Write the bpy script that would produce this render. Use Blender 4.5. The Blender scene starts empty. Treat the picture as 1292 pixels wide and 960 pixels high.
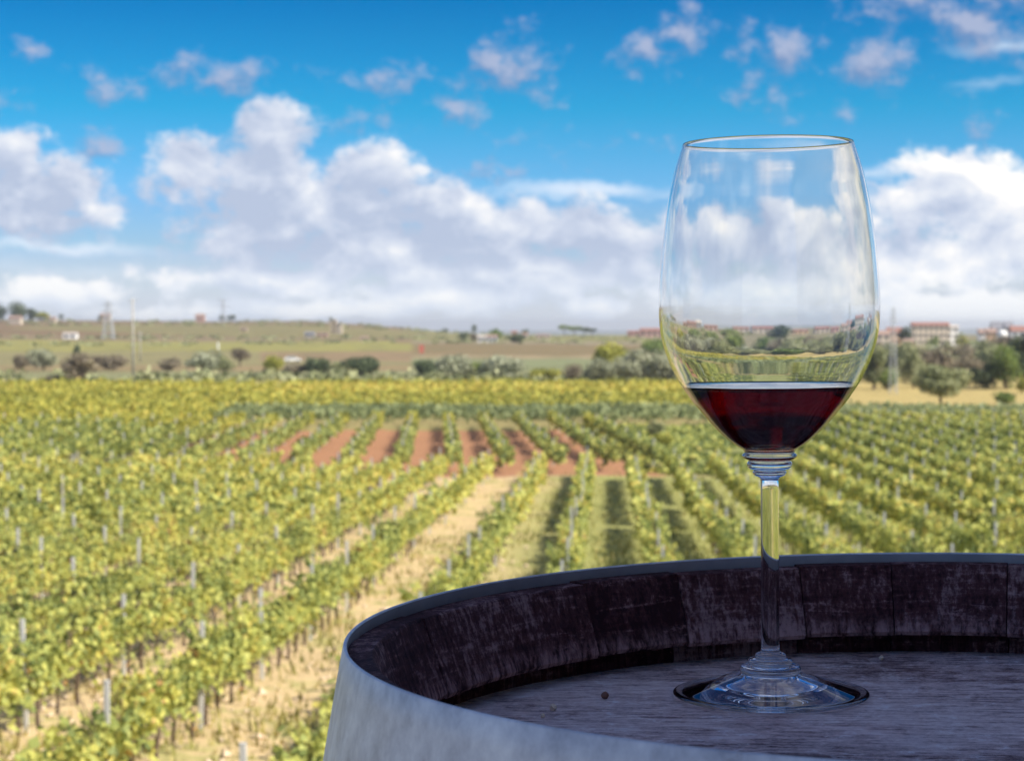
import bpy, math, random
import numpy as np
from mathutils import Matrix, Vector

SC = bpy.context.scene
COL = SC.collection
R = math.radians

# ------------------------------------------------------------------ camera
F = 2450.0                      # focal length in pixels of the 1292 px wide photograph
CAMZ = 8.8                      # eye height above the flat of the valley
PITCH = 70.0 / F
cam_d = bpy.data.cameras.new("camera")
cam = bpy.data.objects.new("camera", cam_d)
COL.objects.link(cam)
cam.location = (0, 0, CAMZ)
cam.rotation_euler = (math.pi / 2 - PITCH, 0, 0)
cam_d.sensor_width = 36.0
cam_d.lens = F / 1292.0 * 36.0
cam_d.clip_start = 0.02
cam_d.clip_end = 40000
cam_d.dof.use_dof = True
cam_d.dof.focus_distance = 0.935
cam_d.dof.aperture_fstop = 27.0
SC.camera = cam

# ------------------------------------------------------------------ render / exposure
SC.view_settings.view_transform = 'Standard'
SC.view_settings.look = 'None'
SC.view_settings.exposure = 0.8
SC.view_settings.gamma = 1.0
SC.view_settings.use_curve_mapping = False
SC.render.engine = 'CYCLES'
cy = SC.cycles
cy.use_denoising = True
cy.max_bounces = 16
cy.transmission_bounces = 14
cy.glossy_bounces = 6
cy.diffuse_bounces = 3
cy.transparent_max_bounces = 8
cy.volume_bounces = 0
cy.caustics_reflective = False
cy.caustics_refractive = True
cy.sample_clamp_indirect = 8.0
cy.blur_glossy = 0.0

# ------------------------------------------------------------------ sun
SUN_AZ, SUN_EL = R(112), R(43)   # azimuth clockwise from straight ahead
sun_d = bpy.data.lights.new("sun", 'SUN')
sun = bpy.data.objects.new("sun", sun_d)
COL.objects.link(sun)
sun_d.energy = 5.0
sun_d.angle = R(0.53)
sun_d.color = (1.0, 0.93, 0.80)
sv = Vector((math.sin(SUN_AZ) * math.cos(SUN_EL), math.cos(SUN_AZ) * math.cos(SUN_EL), math.sin(SUN_EL)))
sun.rotation_euler = sv.to_track_quat('Z', 'Y').to_euler()
sun.location = sv * 60 + Vector((0, 0, 10))

# ------------------------------------------------------------------ sky with clouds (world)
SKY_STR = 0.068
world = bpy.data.worlds.new("World")
SC.world = world
world.use_nodes = True


class NT:
    """small helper that adds nodes to a tree"""
    def __init__(self, tree):
        self.t = tree
        self.n = tree.nodes
        self.l = tree.links

    def node(self, typ, ins=None, **props):
        nd = self.n.new(typ)
        for k, v in props.items():
            setattr(nd, k, v)
        for k, v in (ins or {}).items():
            self.set(nd.inputs[k], v)
        return nd

    def set(self, sock, v):
        if isinstance(v, bpy.types.NodeSocket):
            self.l.new(v, sock)
        elif v is not None:
            sock.default_value = v

    def math(self, op, a, b=None, c=None, clamp=False):
        nd = self.n.new('ShaderNodeMath')
        nd.operation = op
        nd.use_clamp = clamp
        for i, v in enumerate((a, b, c)):
            if v is not None:
                self.set(nd.inputs[i], v)
        return nd.outputs[0]

    def vmath(self, op, a, b=None, c=None, out=0):
        nd = self.n.new('ShaderNodeVectorMath')
        nd.operation = op
        for i, v in enumerate((a, b, c)):
            if v is not None:
                self.set(nd.inputs[i], v)
        return nd.outputs[out]

    def mix(self, fac, a, b, blend='MIX'):
        nd = self.n.new('ShaderNodeMix')
        nd.data_type = 'RGBA'
        nd.blend_type = blend
        nd.clamp_factor = True
        self.set(nd.inputs[0], fac)
        self.set(nd.inputs[6], a)
        self.set(nd.inputs[7], b)
        return nd.outputs[2]

    def noise(self, vec, scale, detail=4, rough=0.55, dist=0.0, out='Fac', lac=2.0):
        nd = self.node('ShaderNodeTexNoise', {'Vector': vec, 'Scale': scale, 'Detail': detail,
                                              'Roughness': rough, 'Distortion': dist, 'Lacunarity': lac})
        return nd.outputs[out]

    def ramp(self, fac, stops, interp='LINEAR'):
        nd = self.n.new('ShaderNodeValToRGB')
        cr = nd.color_ramp
        cr.interpolation = interp
        while len(cr.elements) > 1:
            cr.elements.remove(cr.elements[-1])
        cr.elements[0].position = stops[0][0]
        c = stops[0][1]
        cr.elements[0].color = (c[0], c[1], c[2], 1) if hasattr(c, '__len__') else (c, c, c, 1)
        for p, c in stops[1:]:
            e = cr.elements.new(p)
            e.color = (c[0], c[1], c[2], 1) if hasattr(c, '__len__') else (c, c, c, 1)
        self.set(nd.inputs[0], fac)
        return nd.outputs[0]

    def smooth(self, x, a, b):
        nd = self.node('ShaderNodeMapRange', {0: x, 1: a, 2: b, 3: 0.0, 4: 1.0}, interpolation_type='SMOOTHSTEP')
        return nd.outputs[0]


def deg(x, y, rx, ry, w=1.0):
    """sky position given in the photograph's pixels, as azimuth / elevation degrees"""
    return ((x - 646) / 42.76, (410 - y) / 42.76, rx / 42.76, ry / 42.76, w)


CUMULI = [deg(*a) for a in (
    (45, 255, 95, 50, 1.0), (15, 212, 50, 38, .9), (105, 232, 52, 34, .9), (130, 262, 45, 34, .7),
    (248, 222, 62, 48, 1.0), (350, 172, 58, 42, 1.0), (335, 235, 105, 62, 1.0), (470, 215, 62, 42, 1.0),
    (430, 265, 160, 50, 1.0), (330, 285, 110, 42, .9), (565, 262, 75, 36, .95), (640, 290, 170, 42, 1.0), (500, 315, 250, 34, 1.0),
    (760, 300, 110, 36, 1.0), (1190, 250, 110, 56, 1.1), (1265, 280, 90, 66, 1.1), (1150, 335, 150, 46, 1.0),
    (1010, 312, 120, 52, 1.0), (890, 305, 100, 42, 1.0), (100, 368, 95, 20, .9), (330, 350, 140, 22, 1.0),
    (420, 388, 150, 17, 1.0), (560, 372, 160, 25, 1.0), (750, 385, 70, 20, 1.0), (1200, 392, 170, 28, 1.0),
    (650, 345, 300, 28, .95), (960, 372, 200, 30, 1.0), (240, 395, 120, 14, .7), (1180, 215, 80, 26, .85),
    (-330, 260, 220, 90, 1.0), (-700, 330, 260, 70, 1.0), (1620, 300, 260, 90, 1.0), (1900, 120, 200, 80, .8))]
WISPS = [deg(*a) for a in (
    (48, 76, 22, 13, .9), (165, 115, 36, 17, .9), (265, 104, 58, 22, 1.0), (490, 104, 52, 15, .7), (570, 100, 30, 12, .6), (645, 92, 52, 30, 1.0),
    (592, 136, 44, 24, .9), (815, 70, 34, 20, .9), (852, 45, 18, 22, .9), (868, 8, 16, 10, .7), (925, 62, 32, 24, 1.0), (990, 74, 40, 26, 1.0), (950, 105, 50, 18, .7),
    (1095, 85, 58, 34, 1.0), (1060, 135, 50, 20, .6), (1145, 18, 64, 26, 1.0), (1210, 50, 70, 44, 1.0), (1275, 15, 70, 44, 1.0),
    (1225, 178, 24, 16, .5), (145, 185, 40, 14, .5), (20, 142, 40, 13, .5), (630, 215, 60, 14, .6), (470, 150, 90, 20, .45),
    (690, 175, 60, 12, .3))]
STREAKS = [deg(*a) for a in (
    (735, 238, 170, 15, .9), (905, 243, 160, 14, .7), (90, 316, 150, 13, .75), (1250, 76, 90, 13, .6), (1100, 215, 160, 12, .6), (60, 345, 160, 14, .5),
    (1230, 118, 60, 9, .3))]


def build_world():
    wt = world.node_tree
    wt.nodes.clear()
    k = NT(wt)
    # --- group: cloud density at (az, el) in degrees
    def field_group(name, blobs, nscale, namp, detail, rough, anis):
        g = bpy.data.node_groups.new(name, 'ShaderNodeTree')
        g.interface.new_socket('Vector', in_out='INPUT', socket_type='NodeSocketVector')
        g.interface.new_socket('Density', in_out='OUTPUT', socket_type='NodeSocketFloat')
        q = NT(g)
        gi = q.node('NodeGroupInput')
        go = q.node('NodeGroupOutput')
        v = gi.outputs[0]
        wv = q.node('ShaderNodeTexNoise', {'Vector': v, 'Scale': .45, 'Detail': 3.0, 'Roughness': .6}).outputs['Color']
        wv = q.vmath('SUBTRACT', wv, (.5, .5, .5))
        vw = q.vmath('MULTIPLY_ADD', wv, (2.2, 1.2, 0), v)
        acc = None
        for az, el, rx, ry, w in blobs:
            if name == 'wisp_field':
                rx, ry = rx * 1.55, ry * 1.5
            p = q.vmath('MULTIPLY_ADD', vw, (1 / rx, 1 / ry, 0), (-az / rx, -el / ry, 0))
            ln = q.vmath('LENGTH', p, out=1)
            m = q.math('MULTIPLY_ADD', ln, -w, w * 1.0)      # w at the centre, 0 at the rim, negative outside
            acc = m if acc is None else q.math('SMOOTH_MAX', acc, m, .12)
        acc = q.math('MAXIMUM', acc, -1.0)
        nv = q.vmath('MULTIPLY', v, anis)
        n = q.noise(nv, nscale, detail, rough)
        n = q.math('SUBTRACT', n, .5)
        d = q.math('MULTIPLY_ADD', n, namp, acc)
        q.l.new(d, go.inputs[0])
        return g

    gc = field_group('cumulus_field', CUMULI, .62, 2.5, 9, .62, (1, 1.3, 1))
    gw = field_group('wisp_field', WISPS, .7, 4.6, 9, .62, (1, 1.25, 1))
    gs = field_group('streak_field', STREAKS, .5, .9, 4, .5, (.35, 1.4, 1))

    geo = k.node('ShaderNodeTexCoord')
    sep = k.node('ShaderNodeSeparateXYZ', {0: geo.outputs['Generated']})
    X, Y, Z = sep.outputs
    az = k.math('MULTIPLY', k.math('ARCTAN2', X, Y), 180 / math.pi)
    el = k.math('MULTIPLY', k.math('ARCSINE', Z), 180 / math.pi)
    p = k.node('ShaderNodeCombineXYZ', {0: az, 1: el}).outputs[0]

    def fld(g, vec):
        nd = k.n.new('ShaderNodeGroup')
        nd.node_tree = g
        k.set(nd.inputs[0], vec)
        return nd.outputs[0]

    # --- clear sky
    sky = k.node('ShaderNodeTexSky', sky_type='NISHITA', sun_disc=False, sun_elevation=SUN_EL,
                 sun_rotation=SUN_AZ, altitude=50.0, air_density=1.0, dust_density=.35, ozone_density=3.0)
    hs = k.node('ShaderNodeHueSaturation', {'Hue': .468, 'Saturation': 1.25, 'Value': 1.0, 'Color': sky.outputs[0]})
    # the deep polarised blue of the photograph overhead, pale towards the horizon
    tint = k.ramp(k.math('DIVIDE', el, 60.0), [(0.0, (.74, .86, 1.28)), (.03, (.66, .82, 1.30)), (.06, (.44, .74, 1.28)), (.105, (.10, .64, 1.04)),
                                                (.16, (.003, .40, .83)), (.35, (.06, .40, .95)), (1.0, (.15, .42, .9))])
    clear = k.mix(1.0, hs.outputs[0], tint, 'MULTIPLY')

    # --- cumulus: coverage and its light side
    d0 = fld(gc, p)
    d1 = fld(gc, k.vmath('ADD', p, (.34, .42, 0)))
    d2 = fld(gc, k.vmath('ADD', p, (.10, 1.15, 0)))
    cov = k.smooth(d0, -.20, .40)
    patch = k.noise(k.vmath('MULTIPLY', p, (1, 1.3, 1)), .42, 5, .55, .6)
    slope = k.math('SUBTRACT', d0, d1)
    lit = k.math('MULTIPLY_ADD', slope, .46, .27)
    lit = k.math('ADD', lit, k.math('MULTIPLY', k.math('SUBTRACT', patch, .5), 2.0))
    lit = k.math('SUBTRACT', lit, k.math('MULTIPLY', k.math('MAXIMUM', d2, 0.0), .35))
    lit = k.math('ADD', lit, k.smooth(az, 5.0, 15.0) if False else 0.0)
    east = k.math('MULTIPLY', k.smooth(az, 8.0, 12.0), .40)
    low = k.math('MULTIPLY', k.smooth(el, 2.4, .4), .42)
    lit = k.math('ADD', k.math('ADD', lit, east), low)
    ccol = k.ramp(lit, [(0.0, (4.2, 4.9, 6.4)), (.30, (5.3, 5.9, 7.2)), (.60, (6.8, 7.2, 8.0)), (.88, (8.7, 8.6, 8.6)), (1.0, (9.3, 9.1, 8.8))])
    # --- thin lavender wisps high up
    w0 = fld(gw, p)
    w1 = fld(gw, k.vmath('ADD', p, (.2, .4, 0)))
    wcov = k.math('MULTIPLY', k.smooth(w0, .05, 1.4), .84)
    wl = k.math('MULTIPLY_ADD', k.math('SUBTRACT', w0, w1), .8, .45)
    wcol = k.ramp(wl, [(0.0, (1.9, 2.7, 4.6)), (.5, (2.8, 3.4, 5.1)), (1.0, (4.0, 4.4, 5.9))])
    s0 = fld(gs, p)
    scov = k.math('MULTIPLY', k.smooth(s0, .0, .9), .75)
    # --- generic broken cloud over the part of the sky outside the picture
    dirn = k.vmath('MULTIPLY', geo.outputs['Generated'], (1, 1, 2.2))
    gn = k.noise(dirn, 2.6, 6, .6)
    gcov = k.math('MULTIPLY', k.smooth(gn, .50, .66), .85)
    away = k.math('MAXIMUM', k.smooth(k.math('ABSOLUTE', az), 17.0, 26.0), k.smooth(el, 11.0, 17.0))
    gcov = k.math('MULTIPLY', gcov, away)

    out = k.mix(gcov, clear, (7.6, 7.8, 8.6, 1))
    out = k.mix(scov, out, (7.2, 7.9, 8.9, 1))
    out = k.mix(wcov, out, wcol)
    out = k.mix(cov, out, ccol)
    # pale veil of air just over the horizon, dull ground colour under it
    veil = k.math('MULTIPLY', k.smooth(el, 2.6, -.2), .55)
    out = k.mix(veil, out, (7.4, 8.1, 9.0, 1))
    out = k.mix(k.smooth(el, -.5, -3.0), out, (2.2, 2.0, 1.5, 1))
    bg = k.node('ShaderNodeBackground', {'Color': out, 'Strength': SKY_STR})
    wo = k.node('ShaderNodeOutputWorld', {0: bg.outputs[0]})
    world.cycles.sampling_method = 'MANUAL'
    world.cycles.sample_map_resolution = 1024


build_world()

# ------------------------------------------------------------------ helpers: objects
rng = np.random.default_rng(7)
random.seed(7)


def link(o, parent=None):
    COL.objects.link(o)
    if parent is not None:
        o.parent = parent
    return o


def tag(o, label=None, cat=None, group=None, kind=None):
    if label:
        o['label'] = label
    if cat:
        o['category'] = cat
    if group:
        o['group'] = group
    if kind:
        o['kind'] = kind
    return o


def thing(name, label, cat, loc=(0, 0, 0), rot=(0, 0, 0), group=None):
    o = bpy.data.objects.new(name, None)
    o.empty_display_size = .2
    o.location = loc
    o.rotation_euler = rot
    COL.objects.link(o)
    return tag(o, label, cat, group)


def meshobj(name, verts, faces, mat, parent=None, smooth=False, attr=None):
    me = bpy.data.meshes.new(name)
    me.from_pydata([tuple(v) for v in verts], [], [tuple(f) for f in faces])
    if smooth:
        me.polygons.foreach_set('use_smooth', [True] * len(me.polygons))
    for m in (mat if isinstance(mat, (list, tuple)) else [mat]):
        me.materials.append(m)
    if attr is not None:
        a = me.attributes.new('tint', 'FLOAT', 'POINT')
        a.data.foreach_set('value', np.asarray(attr, np.float32))
    me.update()
    return link(bpy.data.objects.new(name, me), parent)


def bulk_mesh(name, V, k, mat, tint=None, mat_idx=None):
    """mesh made of n separate k-gons; V has shape (n, k, 3)"""
    n = V.shape[0]
    me = bpy.data.meshes.new(name)
    me.vertices.add(n * k)
    me.vertices.foreach_set('co', V.reshape(-1).astype(np.float32))
    me.loops.add(n * k)
    me.loops.foreach_set('vertex_index', np.arange(n * k, dtype=np.int32))
    me.polygons.add(n)
    me.polygons.foreach_set('loop_start', np.arange(0, n * k, k, dtype=np.int32))
    me.polygons.foreach_set('loop_total', np.full(n, k, np.int32))
    for m in (mat if isinstance(mat, (list, tuple)) else [mat]):
        me.materials.append(m)
    if mat_idx is not None:
        me.polygons.foreach_set('material_index', mat_idx.astype(np.int32))
    if tint is not None:
        a = me.attributes.new('tint', 'FLOAT', 'POINT')
        a.data.foreach_set('value', np.repeat(tint, k).astype(np.float32))
    me.update(calc_edges=True)
    me.validate()
    return me


class MB:
    """collects boxes and tubes into one mesh"""
    def __init__(self):
        self.v, self.f = [], []

    def box(self, c, s, rz=0.0):
        b = len(self.v)
        cs, sn = math.cos(rz), math.sin(rz)
        for dz in (-.5, .5):
            for dx, dy in ((-.5, -.5), (.5, -.5), (.5, .5), (-.5, .5)):
                x, y = dx * s[0], dy * s[1]
                self.v.append((c[0] + x * cs - y * sn, c[1] + x * sn + y * cs, c[2] + dz * s[2]))
        for f in ((3, 2, 1, 0), (4, 5, 6, 7), (0, 1, 5, 4), (1, 2, 6, 5), (2, 3, 7, 6), (3, 0, 4, 7)):
            self.f.append([b + i for i in f])
        return self

    def tube(self, pts, radii, seg=8, caps=True):
        pts = [Vector(p) for p in pts]
        if not hasattr(radii, '__len__'):
            radii = [radii] * len(pts)
        b = len(self.v)
        ref = None
        for i, p in enumerate(pts):
            d = (pts[min(i + 1, len(pts) - 1)] - pts[max(i - 1, 0)]).normalized()
            if ref is None:
                ref = d.orthogonal().normalized()
            a = (ref - d * ref.dot(d)).normalized()
            ref = a
            c = d.cross(a)
            for j in range(seg):
                t = 2 * math.pi * j / seg
                self.v.append(tuple(p + (a * math.cos(t) + c * math.sin(t)) * radii[i]))
        for i in range(len(pts) - 1):
            for j in range(seg):
                k2 = (j + 1) % seg
                self.f.append([b + i * seg + j, b + i * seg + k2, b + (i + 1) * seg + k2, b + (i + 1) * seg + j])
        if caps:
            self.f.append([b + j for j in range(seg)][::-1])
            self.f.append([b + (len(pts) - 1) * seg + j for j in range(seg)])
        return self

    def poly(self, verts, faces):
        b = len(self.v)
        self.v += [tuple(v) for v in verts]
        self.f += [[b + i for i in f] for f in faces]
        return self

    def build(self, name, mat, parent=None, smooth=False):
        return meshobj(name, self.v, self.f, mat, parent, smooth)


# ------------------------------------------------------------------ materials
def new_mat(name):
    m = bpy.data.materials.new(name)
    m.use_nodes = True
    m.node_tree.nodes.clear()
    return m, NT(m.node_tree)


def finish(k, surf, vol=None):
    o = k.node('ShaderNodeOutputMaterial')
    if surf is not None:
        k.l.new(surf, o.inputs['Surface'])
    if vol is not None:
        k.l.new(vol, o.inputs['Volume'])


def plain(name, col, rough=.7, var=.25, scale=3.0, metallic=0.0, bump=0.0):
    m, k = new_mat(name)
    tc = k.node('ShaderNodeTexCoord')
    n = k.noise(tc.outputs['Object'], scale, 5, .6)
    c = k.mix(n, tuple(x * (1 - var) for x in col) + (1,), tuple(min(1, x * (1 + var)) for x in col) + (1,))
    b = k.node('ShaderNodeBsdfPrincipled', {'Base Color': c, 'Roughness': rough, 'Metallic': metallic})
    if bump:
        bp = k.node('ShaderNodeBump', {'Strength': bump, 'Height': n, 'Distance': .02})
        k.l.new(bp.outputs[0], b.inputs['Normal'])
    finish(k, b.outputs[0])
    return m


def leaf_mat(name, stops, transl=.35, objvar=.18, gloss=.25):
    m, k = new_mat(name)
    a = k.node('ShaderNodeAttribute', attribute_name='tint')
    oi = k.node('ShaderNodeObjectInfo')
    t = k.math('ADD', a.outputs['Fac'], k.math('MULTIPLY', k.math('SUBTRACT', oi.outputs['Random'], .5), objvar))
    c = k.ramp(t, stops)
    p = k.node('ShaderNodeBsdfPrincipled', {'Base Color': c, 'Roughness': .55, 'Specular IOR Level': gloss})
    tr = k.node('ShaderNodeBsdfTranslucent', {'Color': c})
    mx = k.node('ShaderNodeMixShader', {0: transl, 1: p.outputs[0], 2: tr.outputs[0]})
    finish(k, mx.outputs[0])
    return m


VINE = leaf_mat('vine_leaf', [(0, (.105, .14, .045)), (.28, (.25, .30, .09)), (.52, (.47, .49, .13)), (.78, (.63, .60, .155)), (.92, (.64, .52, .13)), (1, (.48, .28, .11))])
VINE_YELLOW = leaf_mat('yellow_vine_leaf', [(0, (.15, .17, .04)), (.3, (.34, .35, .07)), (.6, (.55, .52, .10)), (.85, (.64, .54, .11)), (1, (.58, .40, .10))])
VINE_GREY = leaf_mat('grey_green_vine_leaf', [(0, (.17, .21, .09)), (.5, (.36, .40, .18)), (1, (.50, .52, .28))])
BARK = plain('bark', (.11, .075, .055), .9, .4, 14, bump=.5)
POST = plain('grey_concrete', (.50, .495, .48), .8, .2, 9)
CONC = plain('pale_concrete', (.40, .37, .32), .8, .15, 2)
STEEL = plain('galvanised_lattice_steel', (.42, .44, .47), .5, .1, 2)

# ------------------------------------------------------------------ terrain
D_NEAR = ([-80, 2.4, 3.2, 5, 9, 14, 18, 24, 30, 38, 50, 70, 90, 110, 150, 200, 310],
          [1.08, 1.08, 1.35, 2.3, 3.9, 5.2, 5.7, 5.95, 6.12, 6.4, 6.85, 7.42, 7.85, 8.2, 8.55, 8.75, 8.8])
D_LEFT = ([310, 420, 520, 650, 800, 1000, 1250, 1350, 1600, 2600, 14000], [8.8, 8.9, 8.9, 8.0, 5.9, 2.0, -2.6, -2.3, 3., 45, 230])
D_MID = ([310, 420, 520, 650, 800, 900, 1000, 1100, 1400, 2600, 14000], [8.8, 8.9, 8.9, 8.3, 6.6, 5.3, 5.2, 6.5, 11.0, 45, 230])
D_RIGHT = ([310, 420, 620, 800, 1100, 1300, 1600, 2600, 14000], [8.8, 8.8, 8.5, 7.9, 6.3, 6.6, 11.0, 45, 230])


def sstep(x, a, b):
    t = np.clip((x - a) / (b - a), 0, 1)
    return t * t * (3 - 2 * t)


def wob(X, Y, s, seed):
    """cheap smooth noise from a few sines"""
    r = np.random.default_rng(seed)
    out = 0
    for i in range(6):
        a = r.uniform(0, 2 * math.pi)
        f = s * r.uniform(.6, 2.2)
        out = out + np.sin((X * math.cos(a) + Y * math.sin(a)) * f + r.uniform(0, 6.28)) / 6
    return out * 1.6


def zt(X, Y):
    X = np.asarray(X, float)
    Y = np.asarray(Y, float)
    near = np.interp(Y, *D_NEAR)
    u = X / np.maximum(Y, 1)
    l, m, r = (np.interp(Y, *p) for p in (D_LEFT, D_MID, D_RIGHT))
    wl = 1 - sstep(u, -.12, .02)
    wr = sstep(u, .07, .17)
    far = l * wl + m * (1 - wl) * (1 - wr) + r * wr
    D = np.where(Y < 310, near, far)
    bump = wob(X, Y, .35, 3) * .07 * sstep(Y, 4, 12) + wob(X, Y, .012, 5) * .9 * sstep(Y, 360, 700)
    return CAMZ - D + bump


def ztf(x, y):
    return float(zt(x, y))


def ray(px, py):
    d = Vector(((px - 646) / F, -(py - 480) / F, -1.0))
    d.rotate(cam.rotation_euler)
    return d


def ground_at(px, py, zmin=3.0):
    """the terrain point seen at a pixel of the photograph"""
    d = ray(px, py)
    t = zmin
    while t < 3000:
        x, y, z = d.x * t, d.y * t, CAMZ + d.z * t
        if z <= ztf(x, y):
            return x, y, ztf(x, y)
        t *= 1.004
    return None


def at_depth(px, Y):
    x = (px - 646) / F * Y
    return x, Y, ztf(x, Y)


def build_ground():
    ys = list(np.arange(-80, 2, 4.0)) + list(np.arange(2, 20, .5)) + list(np.geomspace(20, 1500, 560)) + [1700, 2000, 2600, 4000, 7000, 14000]
    ys = np.array(ys)
    us = np.concatenate([np.linspace(-3, -.5, 26)[:-1], np.linspace(-.5, .5, 321), np.linspace(.5, 3, 26)[1:]])
    Yg, Ug = np.meshgrid(ys, us, indexing='ij')
    W = np.maximum(np.abs(Yg), 24)
    Xg = Ug * W
    Zg = zt(Xg, Yg)
    ny, nx = Yg.shape
    co = np.stack([Xg, Yg, Zg], -1).reshape(-1, 3)
    idx = np.arange(ny * nx).reshape(ny, nx)
    q = np.stack([idx[:-1, :-1], idx[:-1, 1:], idx[1:, 1:], idx[1:, :-1]], -1).reshape(-1)
    nf = (ny - 1) * (nx - 1)
    me = bpy.data.meshes.new('ground')
    me.vertices.add(len(co))
    me.vertices.foreach_set('co', co.reshape(-1).astype(np.float32))
    me.loops.add(nf * 4)
    me.loops.foreach_set('vertex_index', q.astype(np.int32))
    me.polygons.add(nf)
    me.polygons.foreach_set('loop_start', np.arange(0, nf * 4, 4, dtype=np.int32))
    me.polygons.foreach_set('loop_total', np.full(nf, 4, np.int32))
    me.polygons.foreach_set('use_smooth', np.ones(nf, bool))
    # crop / soil colours of the fields
    X, Y = co[:, 0], co[:, 1]
    u = X / np.maximum(Y, 1)
    C = np.zeros((len(co), 3))

    def put(mask, col, soft=None):
        C[mask] = col
    w1 = wob(X, Y, .02, 11)
    w2 = wob(X, Y, .006, 12)
    Yw = Y + w1 * 9 + w2 * 34 * sstep(Y, 350, 600) + wob(X, Y, .05, 14) * 5
    C[:] = (.30, .26, .13)
    put((Y > 14) & (Y <= 104), (.50, .375, .21))
    gr = sstep(X - .0486 * Y + wob(X, Y, .3, 21) * .8, -5.6, -1.2) * (Y > 14) * (Y <= 104)
    C += (np.array((.225, .245, .075)) - C) * (gr * .85)[:, None]
    put((Y > 103) & (Y <= 163), (.24, .21, .085))
    put((Y > 103 + wob(X, Y, .5, 51) * 1.2) & (Y <= 158 + wob(X, Y, .4, 52) * 2) & (X < 11.5 - .03 * Y + wob(X, Y, .3, 53)) & (X > -.165 * Y + wob(X, Y, .3, 54) * 1.5), (.31, .16, .088))
    put((Y > 103) & (Y <= 163) & (X >= 13.5 - .02 * Y), (.19, .20, .07))
    put((Y > 163) & (Y <= 312), (.30, .25, .11))
    put(Y > 312, (.22, .22, .11))
    L = u < .03
    put(L & (Yw > 372), (.26, .19, .10))
    put(L & (Yw > 430) & (u < -.03), (.24, .21, .10))
    put(L & (Yw > 480) & (u > -.13), (.25, .17, .10))
    put(L & (Yw > 600), (.27, .25, .075))
    put(L & (Yw > 700) & (u > -.06), (.22, .155, .085))
    put(L & (Yw > 800), (.22, .16, .10))
    put(L & (Yw > 860), (.19, .118, .072))
    put(L & (Yw > 860) & (w2 > .25), (.21, .18, .08))
    put(L & (Yw > 1040) & (w2 < -.1), (.17, .14, .07))
    put(L & (Yw > 1130), (.19, .135, .085))
    M = (u >= .03)
    put(M & (Yw > 372), (.21, .21, .10))
    put(M & (Yw > 470), (.23, .20, .12))
    put(M & (Yw > 700), (.21, .18, .10))
    Mid = (u > -.05) & (u < .09)
    put(Mid & (Yw > 372) & (Yw < 520), (.20, .22, .11))
    put(Mid & (Yw > 520) & (Yw < 560), (.29, .22, .13))
    put(Mid & (Yw > 560) & (Yw < 700), (.20, .145, .075))
    put(Mid & (Yw > 700) & (Yw < 760), (.27, .22, .16))
    put(Mid & (Yw > 760), (.22, .20, .09))
    put((u > .12) & (Y > 205) & (Y < 330), (.36, .28, .11))
    put(Y > 3000, (.12, .14, .13))
    C = np.clip(C * np.where(Y > 312, 1.08, 1.12)[:, None], 0, .8)
    a = me.attributes.new('field', 'FLOAT_COLOR', 'POINT')
    a.data.foreach_set('color', np.concatenate([C, np.ones((len(C), 1))], 1).reshape(-1).astype(np.float32))
    m, k = new_mat('ground_soil_and_fields')
    at = k.node('ShaderNodeAttribute', attribute_name='field')
    pos = k.node('ShaderNodeNewGeometry').outputs['Position']
    sp = k.node('ShaderNodeSeparateXYZ', {0: pos})
    n1 = k.noise(pos, .55, 6, .62)
    n2 = k.noise(pos, 4.0, 5, .65)
    n3 = k.noise(pos, .06, 5, .6)
    v = k.math('MULTIPLY_ADD', n1, .7, .62)
    v = k.math('MULTIPLY', v, k.math('MULTIPLY_ADD', n2, .7, .65))
    c = k.mix(1.0, at.outputs['Color'], k.node('ShaderNodeCombineXYZ', {0: v, 1: v, 2: v}).outputs[0], 'MULTIPLY')
    near = k.math('LESS_THAN', sp.outputs[1], 103.0)
    gmask = k.math('MULTIPLY', k.smooth(n1, .50, .64), near)
    c = k.mix(k.math('MULTIPLY', gmask, .7), c, (.25, .27, .075, 1))
    farm = k.math('GREATER_THAN', sp.outputs[1], 330.0)
    g2 = k.math('MULTIPLY', k.smooth(n3, .45, .62), farm)
    c = k.mix(k.math('MULTIPLY', g2, .55), c, (.15, .135, .065, 1))
    # planted lines of the hillside fields
    wv = k.node('ShaderNodeTexWave', {'Vector': pos, 'Scale': .11, 'Distortion': 1.2, 'Detail': 2.0, 'Detail Scale': .3},
                wave_type='BANDS', bands_direction='DIAGONAL')
    c = k.mix(k.math('MULTIPLY', k.math('MULTIPLY', wv.outputs['Fac'], farm), .28), c, (.10, .10, .045, 1))
    b = k.node('ShaderNodeBsdfPrincipled', {'Base Color': c, 'Roughness': .95, 'Specular IOR Level': .1})
    bp = k.node('ShaderNodeBump', {'Strength': .6, 'Distance': .12, 'Height': k.math('ADD', n2, n1)})
    k.l.new(bp.outputs[0], b.inputs['Normal'])
    finish(k, b.outputs[0])
    me.materials.append(m)
    me.update(calc_edges=True)
    o = link(bpy.data.objects.new('ground', me))
    tag(o, 'dry sunlit earth of the vineyard and patchwork fields on the low hills', 'ground', kind='structure')


build_ground()


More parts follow.
